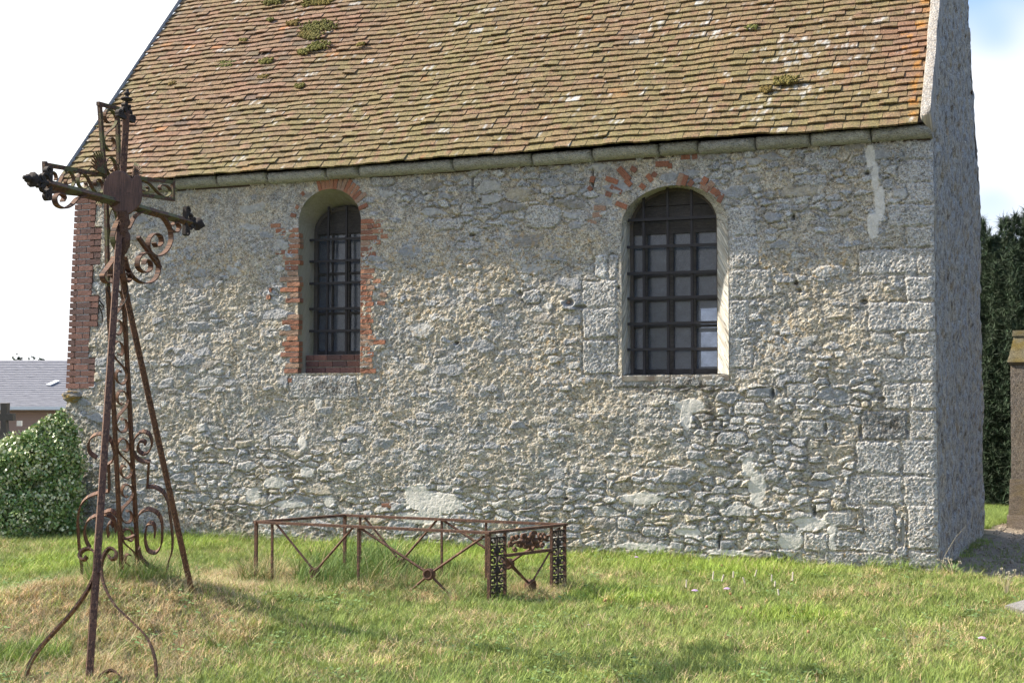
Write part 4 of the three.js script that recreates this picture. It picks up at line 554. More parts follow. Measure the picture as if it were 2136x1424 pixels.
  SA([[176, 408], [160, 414], [148, 427], [132, 434], [116, 426], [113, 412], [122, 404], [133, 411], [129, 420]]); SA([[240, 535], [222, 560], [212, 575], [218, 588], [233, 587], [236, 577], [228, 573]]); SA([[252, 540], [256, 572], [262, 588], [270, 582], [268, 570], [261, 572]]); SA([[250, 452], [238, 476], [234, 500], [244, 520], [252, 512]], M.mossRust);
  // cast finials
  const finial = (o, ax, k) => { // cast fleuron: a bar of curls on a cross piece, a collar and a turned tip
    const up = new THREE.Vector3().crossVectors(Nax, ax).normalize(), at2 = (x, y) => o.clone().addScaledVector(ax, x * k).addScaledVector(up, y * k);
    const f = part('finial', bar(at2(0, -0.1), at2(0, 0.1), 0.018, 0.03, ax), M.darkIron, X), curl = (pts, w = 0.03, t = 0.012) => part('finial_curl', strap(pts.map(p => at2(...p)), Nax, w, t, pts.length * 4), M.darkIron, f);
    for (const e of [-1, 1]) { curl([[0, 0.098 * e], [0.028, 0.102 * e], [0.045, 0.082 * e], [0.034, 0.062 * e], [0.018, 0.072 * e], [0.024, 0.086 * e]]); curl([[0.006, 0.012 * e], [0.02, 0.04 * e], [0.048, 0.056 * e], [0.07, 0.05 * e], [0.078, 0.034 * e], [0.066, 0.024 * e], [0.054, 0.032 * e]]); curl([[0.045, 0.012 * e], [0.08, 0.02 * e], [0.10, 0.036 * e], [0.112, 0.028 * e], [0.108, 0.016 * e]]); curl([[0.004, 0.05 * e], [0.022, 0.056 * e], [0.04, 0.048 * e]]); }
    const prof = [[0.014, 0], [0.02, 0.05], [0.014, 0.09], [0.026, 0.105], [0.012, 0.118], [0.012, 0.14], [0.046, 0.15], [0.05, 0.158], [0.04, 0.166], [0.016, 0.174], [0.014, 0.186], [0.025, 0.194], [0.027, 0.204], [0.016, 0.214], [0.012, 0.224], [0.014, 0.232], [0, 0.24]].map(([r, y]) => new THREE.Vector2(r * k, y * k)); const g = new THREE.LatheGeometry(prof, 10); g.applyMatrix4(new THREE.Matrix4().makeBasis(up.clone(), ax, new THREE.Vector3().crossVectors(up, ax)).setPosition(o)); part('finial_tip', g, M.darkIron, f); return f; };
  const al = A(98, 383).sub(A(252, 424)).normalize(), ar = al.clone().negate(), at = A(266, 215).sub(A(250, 470)).normalize();
  finial(A(103, 384), al, 1); finial(A(385, 460), ar, 1); finial(A(261, 247), at, 0.86);
  // rays round the crossing and the heart shaped plate
  for (const [px, py, a0, r] of [[214, 366, 2.35, 0.19], [212, 404, 3.75, 0.13], [268, 372, 0.75, 0.14], [240, 372, 1.6, 0.1]]) { const s = new THREE.Shape(), n = 9; s.moveTo(0, 0); for (let k = 0; k <= n * 2; k++) { const a = a0 - 0.62 + 1.24 * k / (n * 2), rad = (k % 2 ? 1 : 0.55) * r * (1 - 0.15 * Math.abs(k / n - 1)); s.lineTo(rad * Math.cos(a), rad * Math.sin(a)); } const g = new THREE.ExtrudeGeometry(s, { depth: 0.012, bevelEnabled: false }); g.applyMatrix4(new THREE.Matrix4().makeBasis(Dax.clone(), V3(0, 1, 0), new THREE.Vector3().crossVectors(Dax, V3(0, 1, 0))).setPosition(B(px, py).addScaledVector(Nax, 0.02))); part('ray_fan', g, M.mossRust, X); }
  const front = Rv.clone().multiplyScalar(0.25).addScaledVector(Fh, -0.97).normalize(), hx = new THREE.Vector3().crossVectors(V3(0, 1, 0), front).normalize(), pc = C0.clone().addScaledVector(front, 0.14);
  const sh = new THREE.Shape(new THREE.SplineCurve([[18, 23], [12, 33], [-4, 42], [-22, 37], [-34, 20], [-36, -2], [-28, -22], [-14, -36], [-4, -45], [8, -45], [24, -34], [35, -18], [37, 6], [35, 26], [28, 35], [18, 23]].map(p => new THREE.Vector2(p[0] / 308, p[1] / 308))).getPoints(64));
  const hg = new THREE.ExtrudeGeometry(sh, { depth: 0.018, bevelEnabled: true, bevelSize: 0.008, bevelThickness: 0.008, bevelSegments: 2 }); hg.applyMatrix4(new THREE.Matrix4().makeBasis(hx, V3(0, 1, 0), front).setPosition(pc)); part('heart_plate', hg, M.plate, X, 'rusted plate with a notched edge over the crossing');
  { const pts = [[254, 440], [258, 462], [256, 480], [262, 500], [256, 522], [248, 545], [250, 572]].map(p => onPlane(p[0], p[1], pc.clone().addScaledVector(front, 0.005), front)), c = new THREE.CatmullRomCurve3(pts), g = new THREE.TubeGeometry(c, 30, 1, 8), p = g.attributes.position; for (let i = 0; i < p.count; i++) { const t = Math.floor(i / 9) / 30, o = c.getPointAt(t), r = mix(0.04, 0.02, t) * (1 + 0.35 * n2(t * 14, i % 9)); p.setXYZ(i, o.x + (p.getX(i) - o.x) * r, o.y + (p.getY(i) - o.y) * r, o.z + (p.getZ(i) - o.z) * r); } g.computeVertexNormals(); part('broken_stem', g, M.rust, X); }
  // brackets at the feet: one round the front leg, one on each side of the lattice
  const legN = new THREE.Vector3().crossVectors(Rv, fF.clone().sub(apex)).normalize(), FL = (x, y) => onPlane(x, y, fF, legN);
  const SF = pts => part('foot_bracket', strap(pts.map(p => FL(...p)), legN, 0.045, 0.012), M.rust, X);
  SF([[206, 1196], [201, 1160], [186, 1144], [170, 1149], [165, 1162], [174, 1167], [181, 1160]]); SF([[208, 1194], [215, 1160], [228, 1143], [241, 1150], [240, 1163], [230, 1166], [226, 1158]]);
  SF([[203, 1170], [196, 1200], [180, 1234], [150, 1276], [116, 1314], [82, 1352], [60, 1388], [52, 1424], [51, 1475]]); SF([[209, 1170], [214, 1212], [236, 1258], [270, 1292], [303, 1326], [320, 1362], [325, 1400], [322, 1475]]);
  SF([[190, 1475], [199, 1430], [214, 1406], [232, 1398], [247, 1408], [252, 1428], [244, 1438]]); SF([[184, 1475], [176, 1432], [160, 1418], [142, 1420], [130, 1432], [138, 1444]]);
  const lm = bl.clone().add(br).multiplyScalar(0.5), ln = new THREE.Vector3().crossVectors(Rv, sl.clone().sub(lm)).normalize(), LL = (x, y) => onPlane(140 + x / 3.957, 880 + y / 3.957, lm, ln);
  const SB = (pts, w = 0.045) => part('foot_bracket', strap(pts.map(p => LL(...p)), ln, w, 0.010, pts.length * 7), M.rust, X);
  SB([[552, 300], [540, 200], [566, 118], [620, 76], [672, 96], [698, 160], [680, 232], [634, 262], [592, 238], [582, 190], [606, 155], [638, 160], [646, 182]]); SB([[546, 250], [570, 290], [610, 318], [684, 325]]); part('foot_bracket', bar(LL(672, 326), LL(660, 535), 0.045, 0.011, ln), M.rust, X);
  SB([[655, 534], [725, 536], [786, 572], [826, 640], [846, 760], [862, 880], [868, 980], [860, 1080], [836, 1145], [820, 1250]]); SB([[570, 820], [604, 745], [670, 718], [736, 742], [776, 810], [782, 920], [772, 1020], [728, 1075], [672, 1062], [646, 1000], [646, 900], [668, 838], [708, 838], [724, 880], [720, 945]]);
  SB([[395, 330], [382, 220], [350, 140], [290, 98], [220, 108], [176, 170], [184, 246], [244, 294]]); SB([[330, 350], [370, 320], [390, 260]]); part('foot_bracket', bar(LL(340, 350), LL(345, 565), 0.045, 0.011, ln), M.rust, X); SB([[350, 566], [250, 586], [170, 618], [112, 680], [88, 780], [88, 900], [98, 1040], [116, 1180], [120, 1260]]);
  SB([[402, 900], [380, 800], [330, 765], [235, 772], [170, 812], [142, 890], [152, 970], [186, 1040]]); SB([[420, 780], [360, 730], [300, 745]]); SB([[340, 940], [330, 860], [356, 826], [382, 860]]); SB([[590, 1040], [610, 1120], [680, 1188], [740, 1215]]); SB([[440, 700], [440, 840], [470, 960], [560, 930]], 0.03);
  const tw = [[[228, 585], [222, 600], [228, 615], [236, 640]], [[262, 585], [266, 600], [262, 625], [250, 640], [238, 635]], [[212, 640], [205, 635], [212, 655], [213, 672]], [[205, 625], [215, 640], [206, 650]]]; tw.forEach((t, k) => part('wire', strap(t.map(p => A(...p)), Nax, 0.006, 0.006), M.darkIron, X));
}
// ------------------------------------------------------------------ the rusty grave enclosure
{
  const Z1 = 11.2, NR = depthPt(1020, 1111, Z1), hT = NR.y, top = (px, py) => onPlane(px, py, V3(0, hT, 0), V3(0, 1, 0));
  const FR = top(1178, 1094), NL = top(534, 1088.5), FL = NL.clone().add(FR).sub(NR).add(V3(0.06, 0, 0.0));
  const E = thing('grave_enclosure', 'low rusty iron grave enclosure with diagonal rods in the grass before the wall', 'grave fence', V3(NR.x, groundH(NR.x, NR.z), NR.z));
  const gy = p => groundH(p.x, p.z) - 0.06, post = (p, w = 0.025) => part('post', bar(p.clone().setY(gy(p)), p.clone(), w, w), M.rust, E), railW = (a, b) => part('rail', bar(a, b, 0.022, 0.036, V3(0, 1, 0)), M.rust, E);
  const ends = [[NR, FR], [FR, FL], [FL, NL], [NL, NR]]; for (const [a, b] of ends) { const d = b.clone().sub(a).normalize(); railW(a.clone().addScaledVector(d, -0.02), b.clone().addScaledVector(d, 0.02)); }
  [NR, FR, FL, NL].forEach(p => post(p.clone().add(V3(0, -0.01, 0))));
  const along = (a, b, t, y = 0) => a.clone().lerp(b, t).add(V3(0, y, 0)), rod = (a, b) => part('rod', bar(a, b, 0.016, 0.016, undefined, 0.78), M.rust, E), low = p => p.clone().setY(groundH(p.x, p.z) - 0.03);
  const disc = (c, n, r) => { const g = new THREE.CylinderGeometry(r, r * 0.92, 0.05, 18); g.rotateX(Math.PI / 2); g.lookAt(n); g.translate(c.x, c.y, c.z); const d = part('boss', g, M.rust, E); const h = new THREE.TorusGeometry(r * 0.72, r * 0.16, 6, 18); h.lookAt(n); h.translate(c.x + n.x * 0.028, c.y + n.y * 0.028, c.z + n.z * 0.028); part('ring', h, M.rust, d); };
  for (const [a, b, cnt] of [[NL, NR, 1], [FL, FR, 1]]) {
    const nn = V3(0, 0, 1), y = -0.40; for (const t of [0.075, 0.46, ...(a === FL ? [0.66] : [])]) post(along(a, b, t, -0.01), 0.018);
    rod(along(a, b, 0.09), along(a, b, 0.27, y)); rod(along(a, b, 0.44), along(a, b, 0.27, y)); rod(along(a, b, 0.46), along(a, b, 0.76, y * 0.9)); rod(along(a, b, 0.98, -0.03), along(a, b, 0.76, y * 0.9)); rod(along(a, b, 0.76, y * 0.9), along(a, b, 0.84, y * 1.28)); rod(along(a, b, 0.76, y * 0.9), along(a, b, 0.68, y * 1.28)); disc(along(a, b, 0.76, y * 0.9), nn, 0.05); disc(along(a, b, 0.27, y * 1.02), nn, 0.045);
  }
  const fret = (a, b, y1, y0) => { // pierced cast panel between two uprights
    const d = b.clone().sub(a), n = new THREE.Vector3().crossVectors(d, V3(0, 1, 0)).normalize(), P2 = (s, t) => a.clone().addScaledVector(d, s).setY(mix(y0, y1, t)); const f = part('pierced_panel', strap([P2(0.5, 0), P2(0.5, 0.3), P2(0.5, 0.7), P2(0.5, 1)], n, 0.014, 0.012, 12), M.darkIron, E);
    for (const t of [0.03, 0.2, 0.36, 0.52, 0.68, 0.84, 0.97]) part('fret_tie', bar(P2(0, t), P2(1, t), 0.012, 0.012), M.darkIron, f);
    for (let k = 0; k < 6; k++) for (const e of [-1, 1]) { const t0 = 0.04 + k * 0.16, pts = []; for (let q = 0; q <= 14; q++) { const an = q / 14 * 6.6, r = mix(0.36, 0.1, q / 14); pts.push(P2(0.5 + e * (0.26 + 0.24 * r * Math.cos(an) / 0.36 * 0.8), t0 + 0.075 + 0.07 * Math.sin(an) * r / 0.36)); } part('fret_scroll', strap(pts, n, 0.016, 0.011, 24), M.darkIron, f); }
    for (const t of [0.12, 0.44, 0.76]) { const g = new THREE.OctahedronGeometry(0.03, 1); g.scale(1, 1.4, 0.5); const c = P2(0.5, t); g.lookAt(n); g.translate(c.x, c.y, c.z); part('fret_boss', g, M.darkIron, f); } };
  const dN = FR.clone().sub(NR), i1 = along(NR, FR, 0.20), i2 = along(NR, FR, 0.815); post(i1.clone(), 0.022); post(i2.clone(), 0.022); fret(NR, i1, hT - 0.03, gy(NR) + 0.08); fret(i2, FR, hT - 0.03, gy(FR) + 0.08);
  const ry = -0.20; part('rail', bar(along(NR, FR, 0.20, ry), along(NR, FR, 0.815, ry), 0.024, 0.03, V3(0, 1, 0)), M.rust, E);
  const nE = new THREE.Vector3().crossVectors(dN, V3(0, 1, 0)).normalize(); if (nE.dot(Fh) > 0) nE.negate(); const cB = along(NR, FR, 0.53, -0.47); rod(along(NR, FR, 0.21, ry - 0.02), cB); rod(along(NR, FR, 0.81, ry), cB); rod(cB, along(NR, FR, 0.67, -0.60)); rod(cB, along(NR, FR, 0.40, -0.62)); disc(cB, nE, 0.05);
  // cast flower spray under the end rail
  const P3 = (s, y) => along(NR, FR, s, y); const spray = part('cast_spray', strap([P3(0.24, -0.13), P3(0.35, -0.1), P3(0.5, -0.105), P3(0.62, -0.09), P3(0.77, -0.12)], nE, 0.02, 0.016, 20), M.rust, E, 'cast iron spray of curling leaves under the end rail');
  for (let k = 0; k < 18; k++) { const s = 0.27 + 0.47 * k / 17, y = -0.105 + 0.05 * Math.sin(k * 2.4), e = k % 2 ? 1 : -1, r = rr(0.022, 0.042), pts = []; for (let q = 0; q <= 14; q++) { const an = q / 14 * 6.4 * e, rad = mix(r, r * 0.25, q / 14); pts.push(P3(s + rad * Math.cos(an) / 1.03, y + rad * Math.sin(an))); } part('leaf_curl', strap(pts, nE, 0.02, 0.013, 24), M.rust, spray); }
  for (let k = 0; k < 7; k++) { const g = new THREE.OctahedronGeometry(rr(0.022, 0.034), 1); const c = P3(0.42 + 0.2 * k / 6, -0.105 + 0.05 * Math.sin(k * 1.9)); g.translate(c.x, c.y, c.z); part('cast_flower', g, M.rust, spray); }
}

// ------------------------------------------------------------------ grass
const blade = (P, I, C, x, z, h, w, lean, dir, kink, tint) => { const b0 = P.length / 3, px = Math.cos(dir + 1.57) * w / 2, pz = Math.sin(dir + 1.57) * w / 2; for (let k = 0; k <= 3; k++) { const t = k / 3, ww = (1 - t * 0.85) * (k === 3 ? 0.15 : 1), off = lean * h * (t * t + kink * t), y = h * (t - 0.25 * lean * t * t); const cx = x + Math.cos(dir) * off, cz = z + Math.sin(dir) * off; P.push(cx - px * ww, y, cz - pz * ww, cx + px * ww, y, cz + pz * ww); C.push(...tint, ...tint); if (k < 3) { const a = b0 + k * 2; I.push(a, a + 1, a + 3, a, a + 3, a + 2); } } };
function clump(n, h0, h1_, w, rad, lean) { const P = [], I = [], C = []; for (let k = 0; k < n; k++) { const a = rnd() * 6.283, r = rad * Math.sqrt(rnd()), b = rr(0.72, 1.25), y = rr(0.9, 1.12); blade(P, I, C, Math.cos(a) * r, Math.sin(a) * r, rr(h0, h1_), w * rr(0.7, 1.3), rr(lean * 0.3, lean), rnd() * 6.283, rr(0, 0.4), [b * y, b, b * 0.9]); } return geom(P, I, null, C); }
const grassMat = new THREE.MeshPhysicalMaterial({ vertexColors: true, roughness: 0.75, transmission: 0.32, thickness: 0, side: THREE.DoubleSide, specularIntensity: 0.5 });
const strawMat = new THREE.MeshPhysicalMaterial({ vertexColors: true, roughness: 0.85, side: THREE.DoubleSide, specularIntensity: 0.3 });
function scatter(name, label, geo, mat, list) { const im = new THREE.InstancedMesh(geo, mat, list.length), m = new THREE.Matrix4(), q = new THREE.Quaternion(), e = new THREE.Euler(), c = new THREE.Color(); list.forEach((o, i) => { e.set(o.tx || 0, o.r, o.tz || 0); q.setFromEuler(e); m.compose(V3(o.x, o.y, o.z), q, V3(o.s * (o.w || 1), o.s * (o.h || 1), o.s * (o.w || 1))); im.setMatrixAt(i, m); im.setColorAt(i, c.setRGB(...o.c)); }); im.name = numbered(name); im.castShadow = im.receiveShadow = true; im.userData = { kind: 'stuff', label, category: 'grass' }; scene.add(im); return im; }
const inBuilding = (x, z) => x > -LEN - 0.05 && x < 0.02 && z < 0.03 && z > -WID - 0.03;
{
  const short = [clump(13, 0.025, 0.075, 0.006, 0.05, 0.9), clump(11, 0.035, 0.10, 0.0055, 0.055, 0.8), clump(13, 0.02, 0.06, 0.0062, 0.05, 1.2)], lists = [[], [], []], dry = [], tall = [], tallDry = [];
  let guard = 0, want = 62000, made = 0;
  while (made < want && guard++ < 400000) {
    const Z = Math.sqrt(rr(7.2 * 7.2, 18.2 * 18.2)), lat = rr(-0.41, 0.41) * Z, p = camXZ(lat, Z), x = p.x, z = p.z; if (inBuilding(x, z)) continue; const e = earth(x, z); if (rnd() < e * 0.97) continue; made++;
    const d = dryness(x, z), lush = sm(0, 0.5, inG(LUSH, x, z)), b = rr(0.6, 1.45) * (1 + 0.12 * n2(x * 3, z * 3)), y = groundH(x, z), patch = 0.5 + 0.5 * n2(x * 1.3 + 20, z * 1.3);
    let c = mix3([0.24, 0.325, 0.08], [0.345, 0.40, 0.12], patch); c = mix3(c, [0.345, 0.455, 0.08], lush * 0.7);
    const isDry = rnd() < d * 0.85 + 0.05; if (isDry) c = mix3([0.52, 0.44, 0.26], [0.58, 0.40, 0.26], rnd()); c = c.map(v => v * b);
    const o = { x, y: y - 0.004, z, r: rnd() * 6.283, s: rr(0.75, 1.25) * (1 + 0.35 * lush) * (0.9 + 0.3 * sm(0.2, 0.8, n2(x * 2.4, z * 2.4))), c, tx: rr(-0.15, 0.15), tz: rr(-0.15, 0.15) };
    (isDry ? dry : lists[Math.floor(rnd() * 3)]).push(o);
  }
  lists.forEach((l, k) => scatter('lawn_grass', ['fine short green lawn grass over the churchyard', 'slightly longer green lawn grass over the churchyard', 'low curling green lawn grass over the churchyard'][k], short[k], grassMat, l));
  scatter('dry_grass', 'straw coloured dry grass in patches of the lawn', clump(14, 0.03, 0.10, 0.005, 0.06, 1.4), strawMat, dry);
  // rank grass round the ironwork, along the wall and on the mounds
  const tg = clump(16, 0.12, 0.27, 0.0052, 0.05, 1.0), td = clump(12, 0.12, 0.3, 0.0045, 0.06, 1.25);
  const tuft = (px, py, rx, ry, n, dryP, s0, s1) => { const c = gblob(px, py, rx, ry); for (let k = 0; k < n; k++) { const a = rnd() * 6.283, r = Math.sqrt(rnd()), l = Math.cos(a) * r * c[2], f = Math.sin(a) * r * c[3], x = c[0] + Rv.x * l + Fh.x * f, z = c[1] + Rv.z * l + Fh.z * f; if (inBuilding(x, z)) continue; const dr = rnd() < dryP, b = rr(0.7, 1.25); (dr ? tallDry : tall).push({ x, y: groundH(x, z) - 0.01, z, r: rnd() * 6.283, s: rr(s0, s1), c: (dr ? [0.44, 0.36, 0.20] : [0.15, 0.23, 0.055]).map(v => v * b), tx: rr(-0.2, 0.2), tz: rr(-0.2, 0.2) }); } };
  tuft(735, 1190, 110, 26, 190, 0.05, 0.8, 1.5); tuft(890, 1195, 60, 14, 60, 0.1, 0.6, 1.1); tuft(545, 1212, 40, 14, 80, 0.65, 0.6, 1.3); tuft(880, 1228, 90, 12, 60, 0.6, 0.4, 0.9); tuft(1100, 1245, 50, 8, 40, 0.75, 0.35, 0.7); tuft(1030, 1242, 26, 10, 34, 0.2, 0.5, 0.95); tuft(1180, 1232, 26, 8, 26, 0.5, 0.4, 0.8); tuft(790, 1240, 230, 18, 130, 0.45, 0.35, 0.75); tuft(270, 1196, 70, 14, 130, 0.4, 0.5, 1.0); tuft(262, 1185, 34, 8, 60, 0.3, 0.6, 1.1); tuft(200, 1210, 70, 16, 60, 0.4, 0.5, 1); tuft(60, 1370, 90, 30, 60, 0.1, 0.5, 0.9); tuft(260, 1235, 60, 12, 50, 0.6, 0.6, 1.1); tuft(300, 1130, 160, 6, 60, 0.1, 0.4, 0.8);
  for (let k = 0; k < 110; k++) { const p = camXZ(-2.92 + rr(-0.28, 0.32), 10.5 + rr(-0.25, 0.3)), dr = rnd() < 0.4, b = rr(0.75, 1.25); (dr ? tallDry : tall).push({ x: p.x, y: groundH(p.x, p.z) - 0.01, z: p.z, r: rnd() * 6.283, s: rr(0.5, 1.15), c: (dr ? [0.46, 0.38, 0.21] : [0.19, 0.28, 0.065]).map(v => v * b), tx: rr(-0.25, 0.25), tz: rr(-0.25, 0.25) }); }
  for (let k = 0; k < 520; k++) { const x = -rr(0, LEN), z = rr(0.03, 0.2); if (n2(x * 1.7, 3) < -0.15) continue; const b = rr(0.8, 1.2); (rnd() < 0.2 ? tallDry : tall).push({ x, y: groundH(x, z) - 0.01, z, r: rnd() * 6.283, s: rr(0.3, 0.95), c: [0.26 * b, 0.35 * b, 0.07 * b] }); }
  for (let k = 0; k < 500; k++) { const Z = rr(7.4, 13), p = camXZ(rr(-0.38, 0.38) * Z, Z); if (inBuilding(p.x, p.z) || earth(p.x, p.z) > 0.3) continue; const b = rr(0.8, 1.2), dr = rnd() < 0.3; (dr ? tallDry : tall).push({ x: p.x, y: groundH(p.x, p.z) - 0.01, z: p.z, r: rnd() * 6.283, s: rr(0.3, 0.62), c: (dr ? [0.42, 0.35, 0.2] : [0.20, 0.29, 0.06]).map(v => v * b) }); }
  scatter('tall_grass', 'long green grass round the ironwork and along the wall foot', tg, grassMat, tall); scatter('tall_dry_grass', 'long bleached grass round the ironwork', td, strawMat, tallDry);
  // clover and small broad leaved plants among the grass
  { const gs = []; for (let k = 0; k < 7; k++) { const g = new THREE.CircleGeometry(rr(0.006, 0.011), 6); g.rotateX(-1.57 + rr(-0.6, 0.6)); g.translate(rr(-0.04, 0.04), rr(0.02, 0.05), rr(-0.04, 0.04)); gs.push(g); } const cl = []; for (let k = 0; k < 2600; k++) { const Z = Math.sqrt(rr(54, 200)), p = camXZ(rr(-0.4, 0.4) * Z, Z); if (inBuilding(p.x, p.z) || earth(p.x, p.z) > 0.2 || n2(p.x * 1.1 + 40, p.z * 1.1) < 0.1) continue; const b = rr(0.7, 1.3); cl.push({ x: p.x, y: groundH(p.x, p.z), z: p.z, r: rnd() * 6.283, s: rr(0.8, 1.5), c: [0.13 * b, 0.21 * b, 0.06 * b] }); } scatter('clover', 'clover leaves growing in patches of the lawn', mergeGeometries(gs), S({ roughness: 0.8, side: THREE.DoubleSide }), cl); }
  // thin bleached stalks leaning over the lawn
  const st = []; { const P = [], I = [], C = []; blade(P, I, C, 0, 0, 0.5, 0.0035, 0.5, 0, 0.6, [1, 1, 1]); const g = geom(P, I, null, C); for (const [px, py, n, sp] of [[110, 1420, 9, 70], [240, 1400, 8, 90], [330, 1330, 5, 80], [200, 1300, 5, 60], [560, 1190, 6, 40], [640, 1160, 5, 60], [1890, 1200, 8, 80], [1760, 1190, 6, 90], [1500, 1220, 8, 160], [1700, 1400, 8, 300], [900, 1380, 8, 300]]) for (let k = 0; k < n; k++) { const p = groundPt(px + rr(-sp, sp), Math.min(1460, py + rr(-10, 10))); st.push({ x: p.x, y: p.y - 0.01, z: p.z, r: rnd() * 6.283, s: rr(0.35, 1.1), c: [0.55, 0.47, 0.28], tx: rr(-0.3, 0.3), tz: rr(-0.3, 0.3) }); } scatter('grass_stalk', 'thin bleached grass stalks leaning over the lawn', g, strawMat, st); }
  // distant lawn beyond the gable
  const far = []; for (let k = 0; k < 9000; k++) { const Z = rr(21, 33), p = camXZ(rr(0.325, 0.39) * Z, Z); if (earth(p.x, p.z) > 0.4 || inBuilding(p.x, p.z)) continue; const b = rr(0.8, 1.2); far.push({ x: p.x, y: groundH(p.x, p.z) - 0.01, z: p.z, r: rnd() * 6.283, s: rr(0.9, 1.5), c: [0.25 * b, 0.33 * b, 0.08 * b] }); }
  for (let k = 0; k < 900; k++) { const x = rr(-18, -LEN - 0.1), z = rr(-3, 0.5), b = rr(0.8, 1.2); far.push({ x, y: groundH(x, z) - 0.01, z, r: rnd() * 6.283, s: rr(0.9, 1.4), c: [0.25 * b, 0.34 * b, 0.07 * b] }); }
  scatter('far_lawn_grass', 'short grass beyond the chapel', short[1], grassMat, far);
}
// ------------------------------------------------------------------ flowers and weeds
{
  const stemM = S({ color: new THREE.Color().setRGB(0.20, 0.26, 0.07), roughness: 0.9 }), pink = S({ color: new THREE.Color().setRGB(0.60, 0.42, 0.62), roughness: 0.8 }), spike = S({ color: new THREE.Color().setRGB(0.66, 0.56, 0.46), roughness: 0.9 }), seed = S({ color: new THREE.Color().setRGB(0.36, 0.20, 0.09), roughness: 0.9 }), strawM = S({ color: new THREE.Color().setRGB(0.5, 0.42, 0.26), roughness: 0.9 }), umb = S({ color: new THREE.Color().setRGB(0.46, 0.41, 0.30), roughness: 0.9 });
  const atG = (px, py, h) => { let Z = 12, p; for (let k = 0; k < 14; k++) { p = depthPt(px, py, Z); const err = p.y - (groundH(p.x, p.z) + h); Z += err * (err > 0 ? 4 : 4); Z = clamp(Z, 7.4, 14); } return p; };
  const stem = (p, o, lean = 0.02) => { const g0 = V3(p.x + lean, groundH(p.x, p.z) - 0.01, p.z); return part('stem', bar(g0, p.clone().add(V3(0, 0.002, 0)), 0.0035, 0.0035), stemM, o); };
  const petalled = (px, py, h, r, mat, label, grp) => { const p = atG(px, py, h), o = thing('scabious_flower', label, 'flower', V3(p.x, groundH(p.x, p.z), p.z), grp); stem(p, o); const gs = []; for (let k = 0; k < 26; k++) { const a = k * 2.4, t = k / 26, g = new THREE.SphereGeometry(r * 0.24, 6, 4); g.scale(1, 0.5, 1); g.translate(p.x + Math.cos(a) * r * Math.sqrt(t), p.y + 0.4 * r * (1 - t), p.z + Math.sin(a) * r * Math.sqrt(t)); gs.push(g); } part('flower_head', gs, mat, o); };
  petalled(1450, 1232, 0.10, 0.026, pink, 'pale lilac flower head in the lawn beside pale grass spikes'); petalled(1517, 1228, 0.13, 0.026, pink, 'lilac flower on a long stem above a faded red head'); petalled(2050, 1331, 0.10, 0.024, pink, 'lone pink flower in the lawn near the stone slab'); petalled(1328, 1162, 0.12, 0.02, pink, 'small lilac flower close to the foot of the wall'); petalled(1229, 1303, 0.06, 0.013, umb, 'tiny whitish flower low in the lawn');
  const spikes = [[1432, 1217], [1488, 1200], [1508, 1205], [1530, 1198], [1552, 1210], [1577, 1195], [1610, 1205], [1617, 1218], [1624, 1235], [1654, 1202]]; for (const [px, py] of spikes) { const p = atG(px, py, 0.15), o = thing('grass_spike', 'pale upright seed spike in the lawn before the wall', 'seed spike', V3(p.x, groundH(p.x, p.z), p.z), 'pale seed spikes before the wall'); stem(p, o, rr(-0.02, 0.02)); const g = new THREE.CapsuleGeometry(rr(0.005, 0.008), rr(0.03, 0.065), 4, 7), q = g.attributes.position; for (let i = 0; i < q.count; i++) { const k = 1 + 0.3 * n2(q.getX(i) * 300, q.getY(i) * 120); q.setX(i, q.getX(i) * k); q.setZ(i, q.getZ(i) * k); } g.computeVertexNormals(); g.rotateZ(rr(-0.35, 0.35)); g.translate(p.x, p.y, p.z); part('spike', g, spike, o); }
  for (const [px, py] of [[1475, 1265], [1547, 1267], [1262, 1252], [1506, 1179], [1524, 1238], [1687, 1317]]) { const p = atG(px, py, 0.08), o = thing('faded_flower', 'small rust coloured faded flower head in the lawn', 'flower', V3(p.x, groundH(p.x, p.z), p.z), 'faded flower heads in the lawn'); stem(p, o); const g = new THREE.IcosahedronGeometry(0.012, 1); g.translate(p.x, p.y, p.z); part('flower_head', g, seed, o); }
  const weed = (px, py, h, sp, n, label) => { const b = groundPt(px, py), o = thing('dry_weed', label, 'weed', b); for (let k = 0; k < n; k++) { const a = rnd() * 6.283, t = V3(b.x + Math.cos(a) * sp * rr(0.3, 1), b.y + h * rr(0.6, 1), b.z + Math.sin(a) * sp * rr(0.3, 1)), m = b.clone().lerp(t, 0.5).add(V3(0, h * 0.12, 0)); part('stem', strap([b.clone().add(V3(0, -0.02, 0)), m, t], V3(0, 0, 1), 0.005, 0.005, 10), strawM, o); const gs = []; for (let q = 0; q < 9; q++) { const g = new THREE.IcosahedronGeometry(rr(0.003, 0.007), 0); g.translate(t.x + rr(-0.02, 0.02), t.y + rr(-0.01, 0.012), t.z + rr(-0.02, 0.02)); gs.push(g); } part('seed_head', gs, umb, o); } };
  weed(2100, 1243, 0.24, 0.10, 6, 'dry umbel weed at the edge of the shade beside the stone slab'); weed(1990, 1205, 0.22, 0.16, 5, 'dry weed leaning out from the shaded chapel corner');
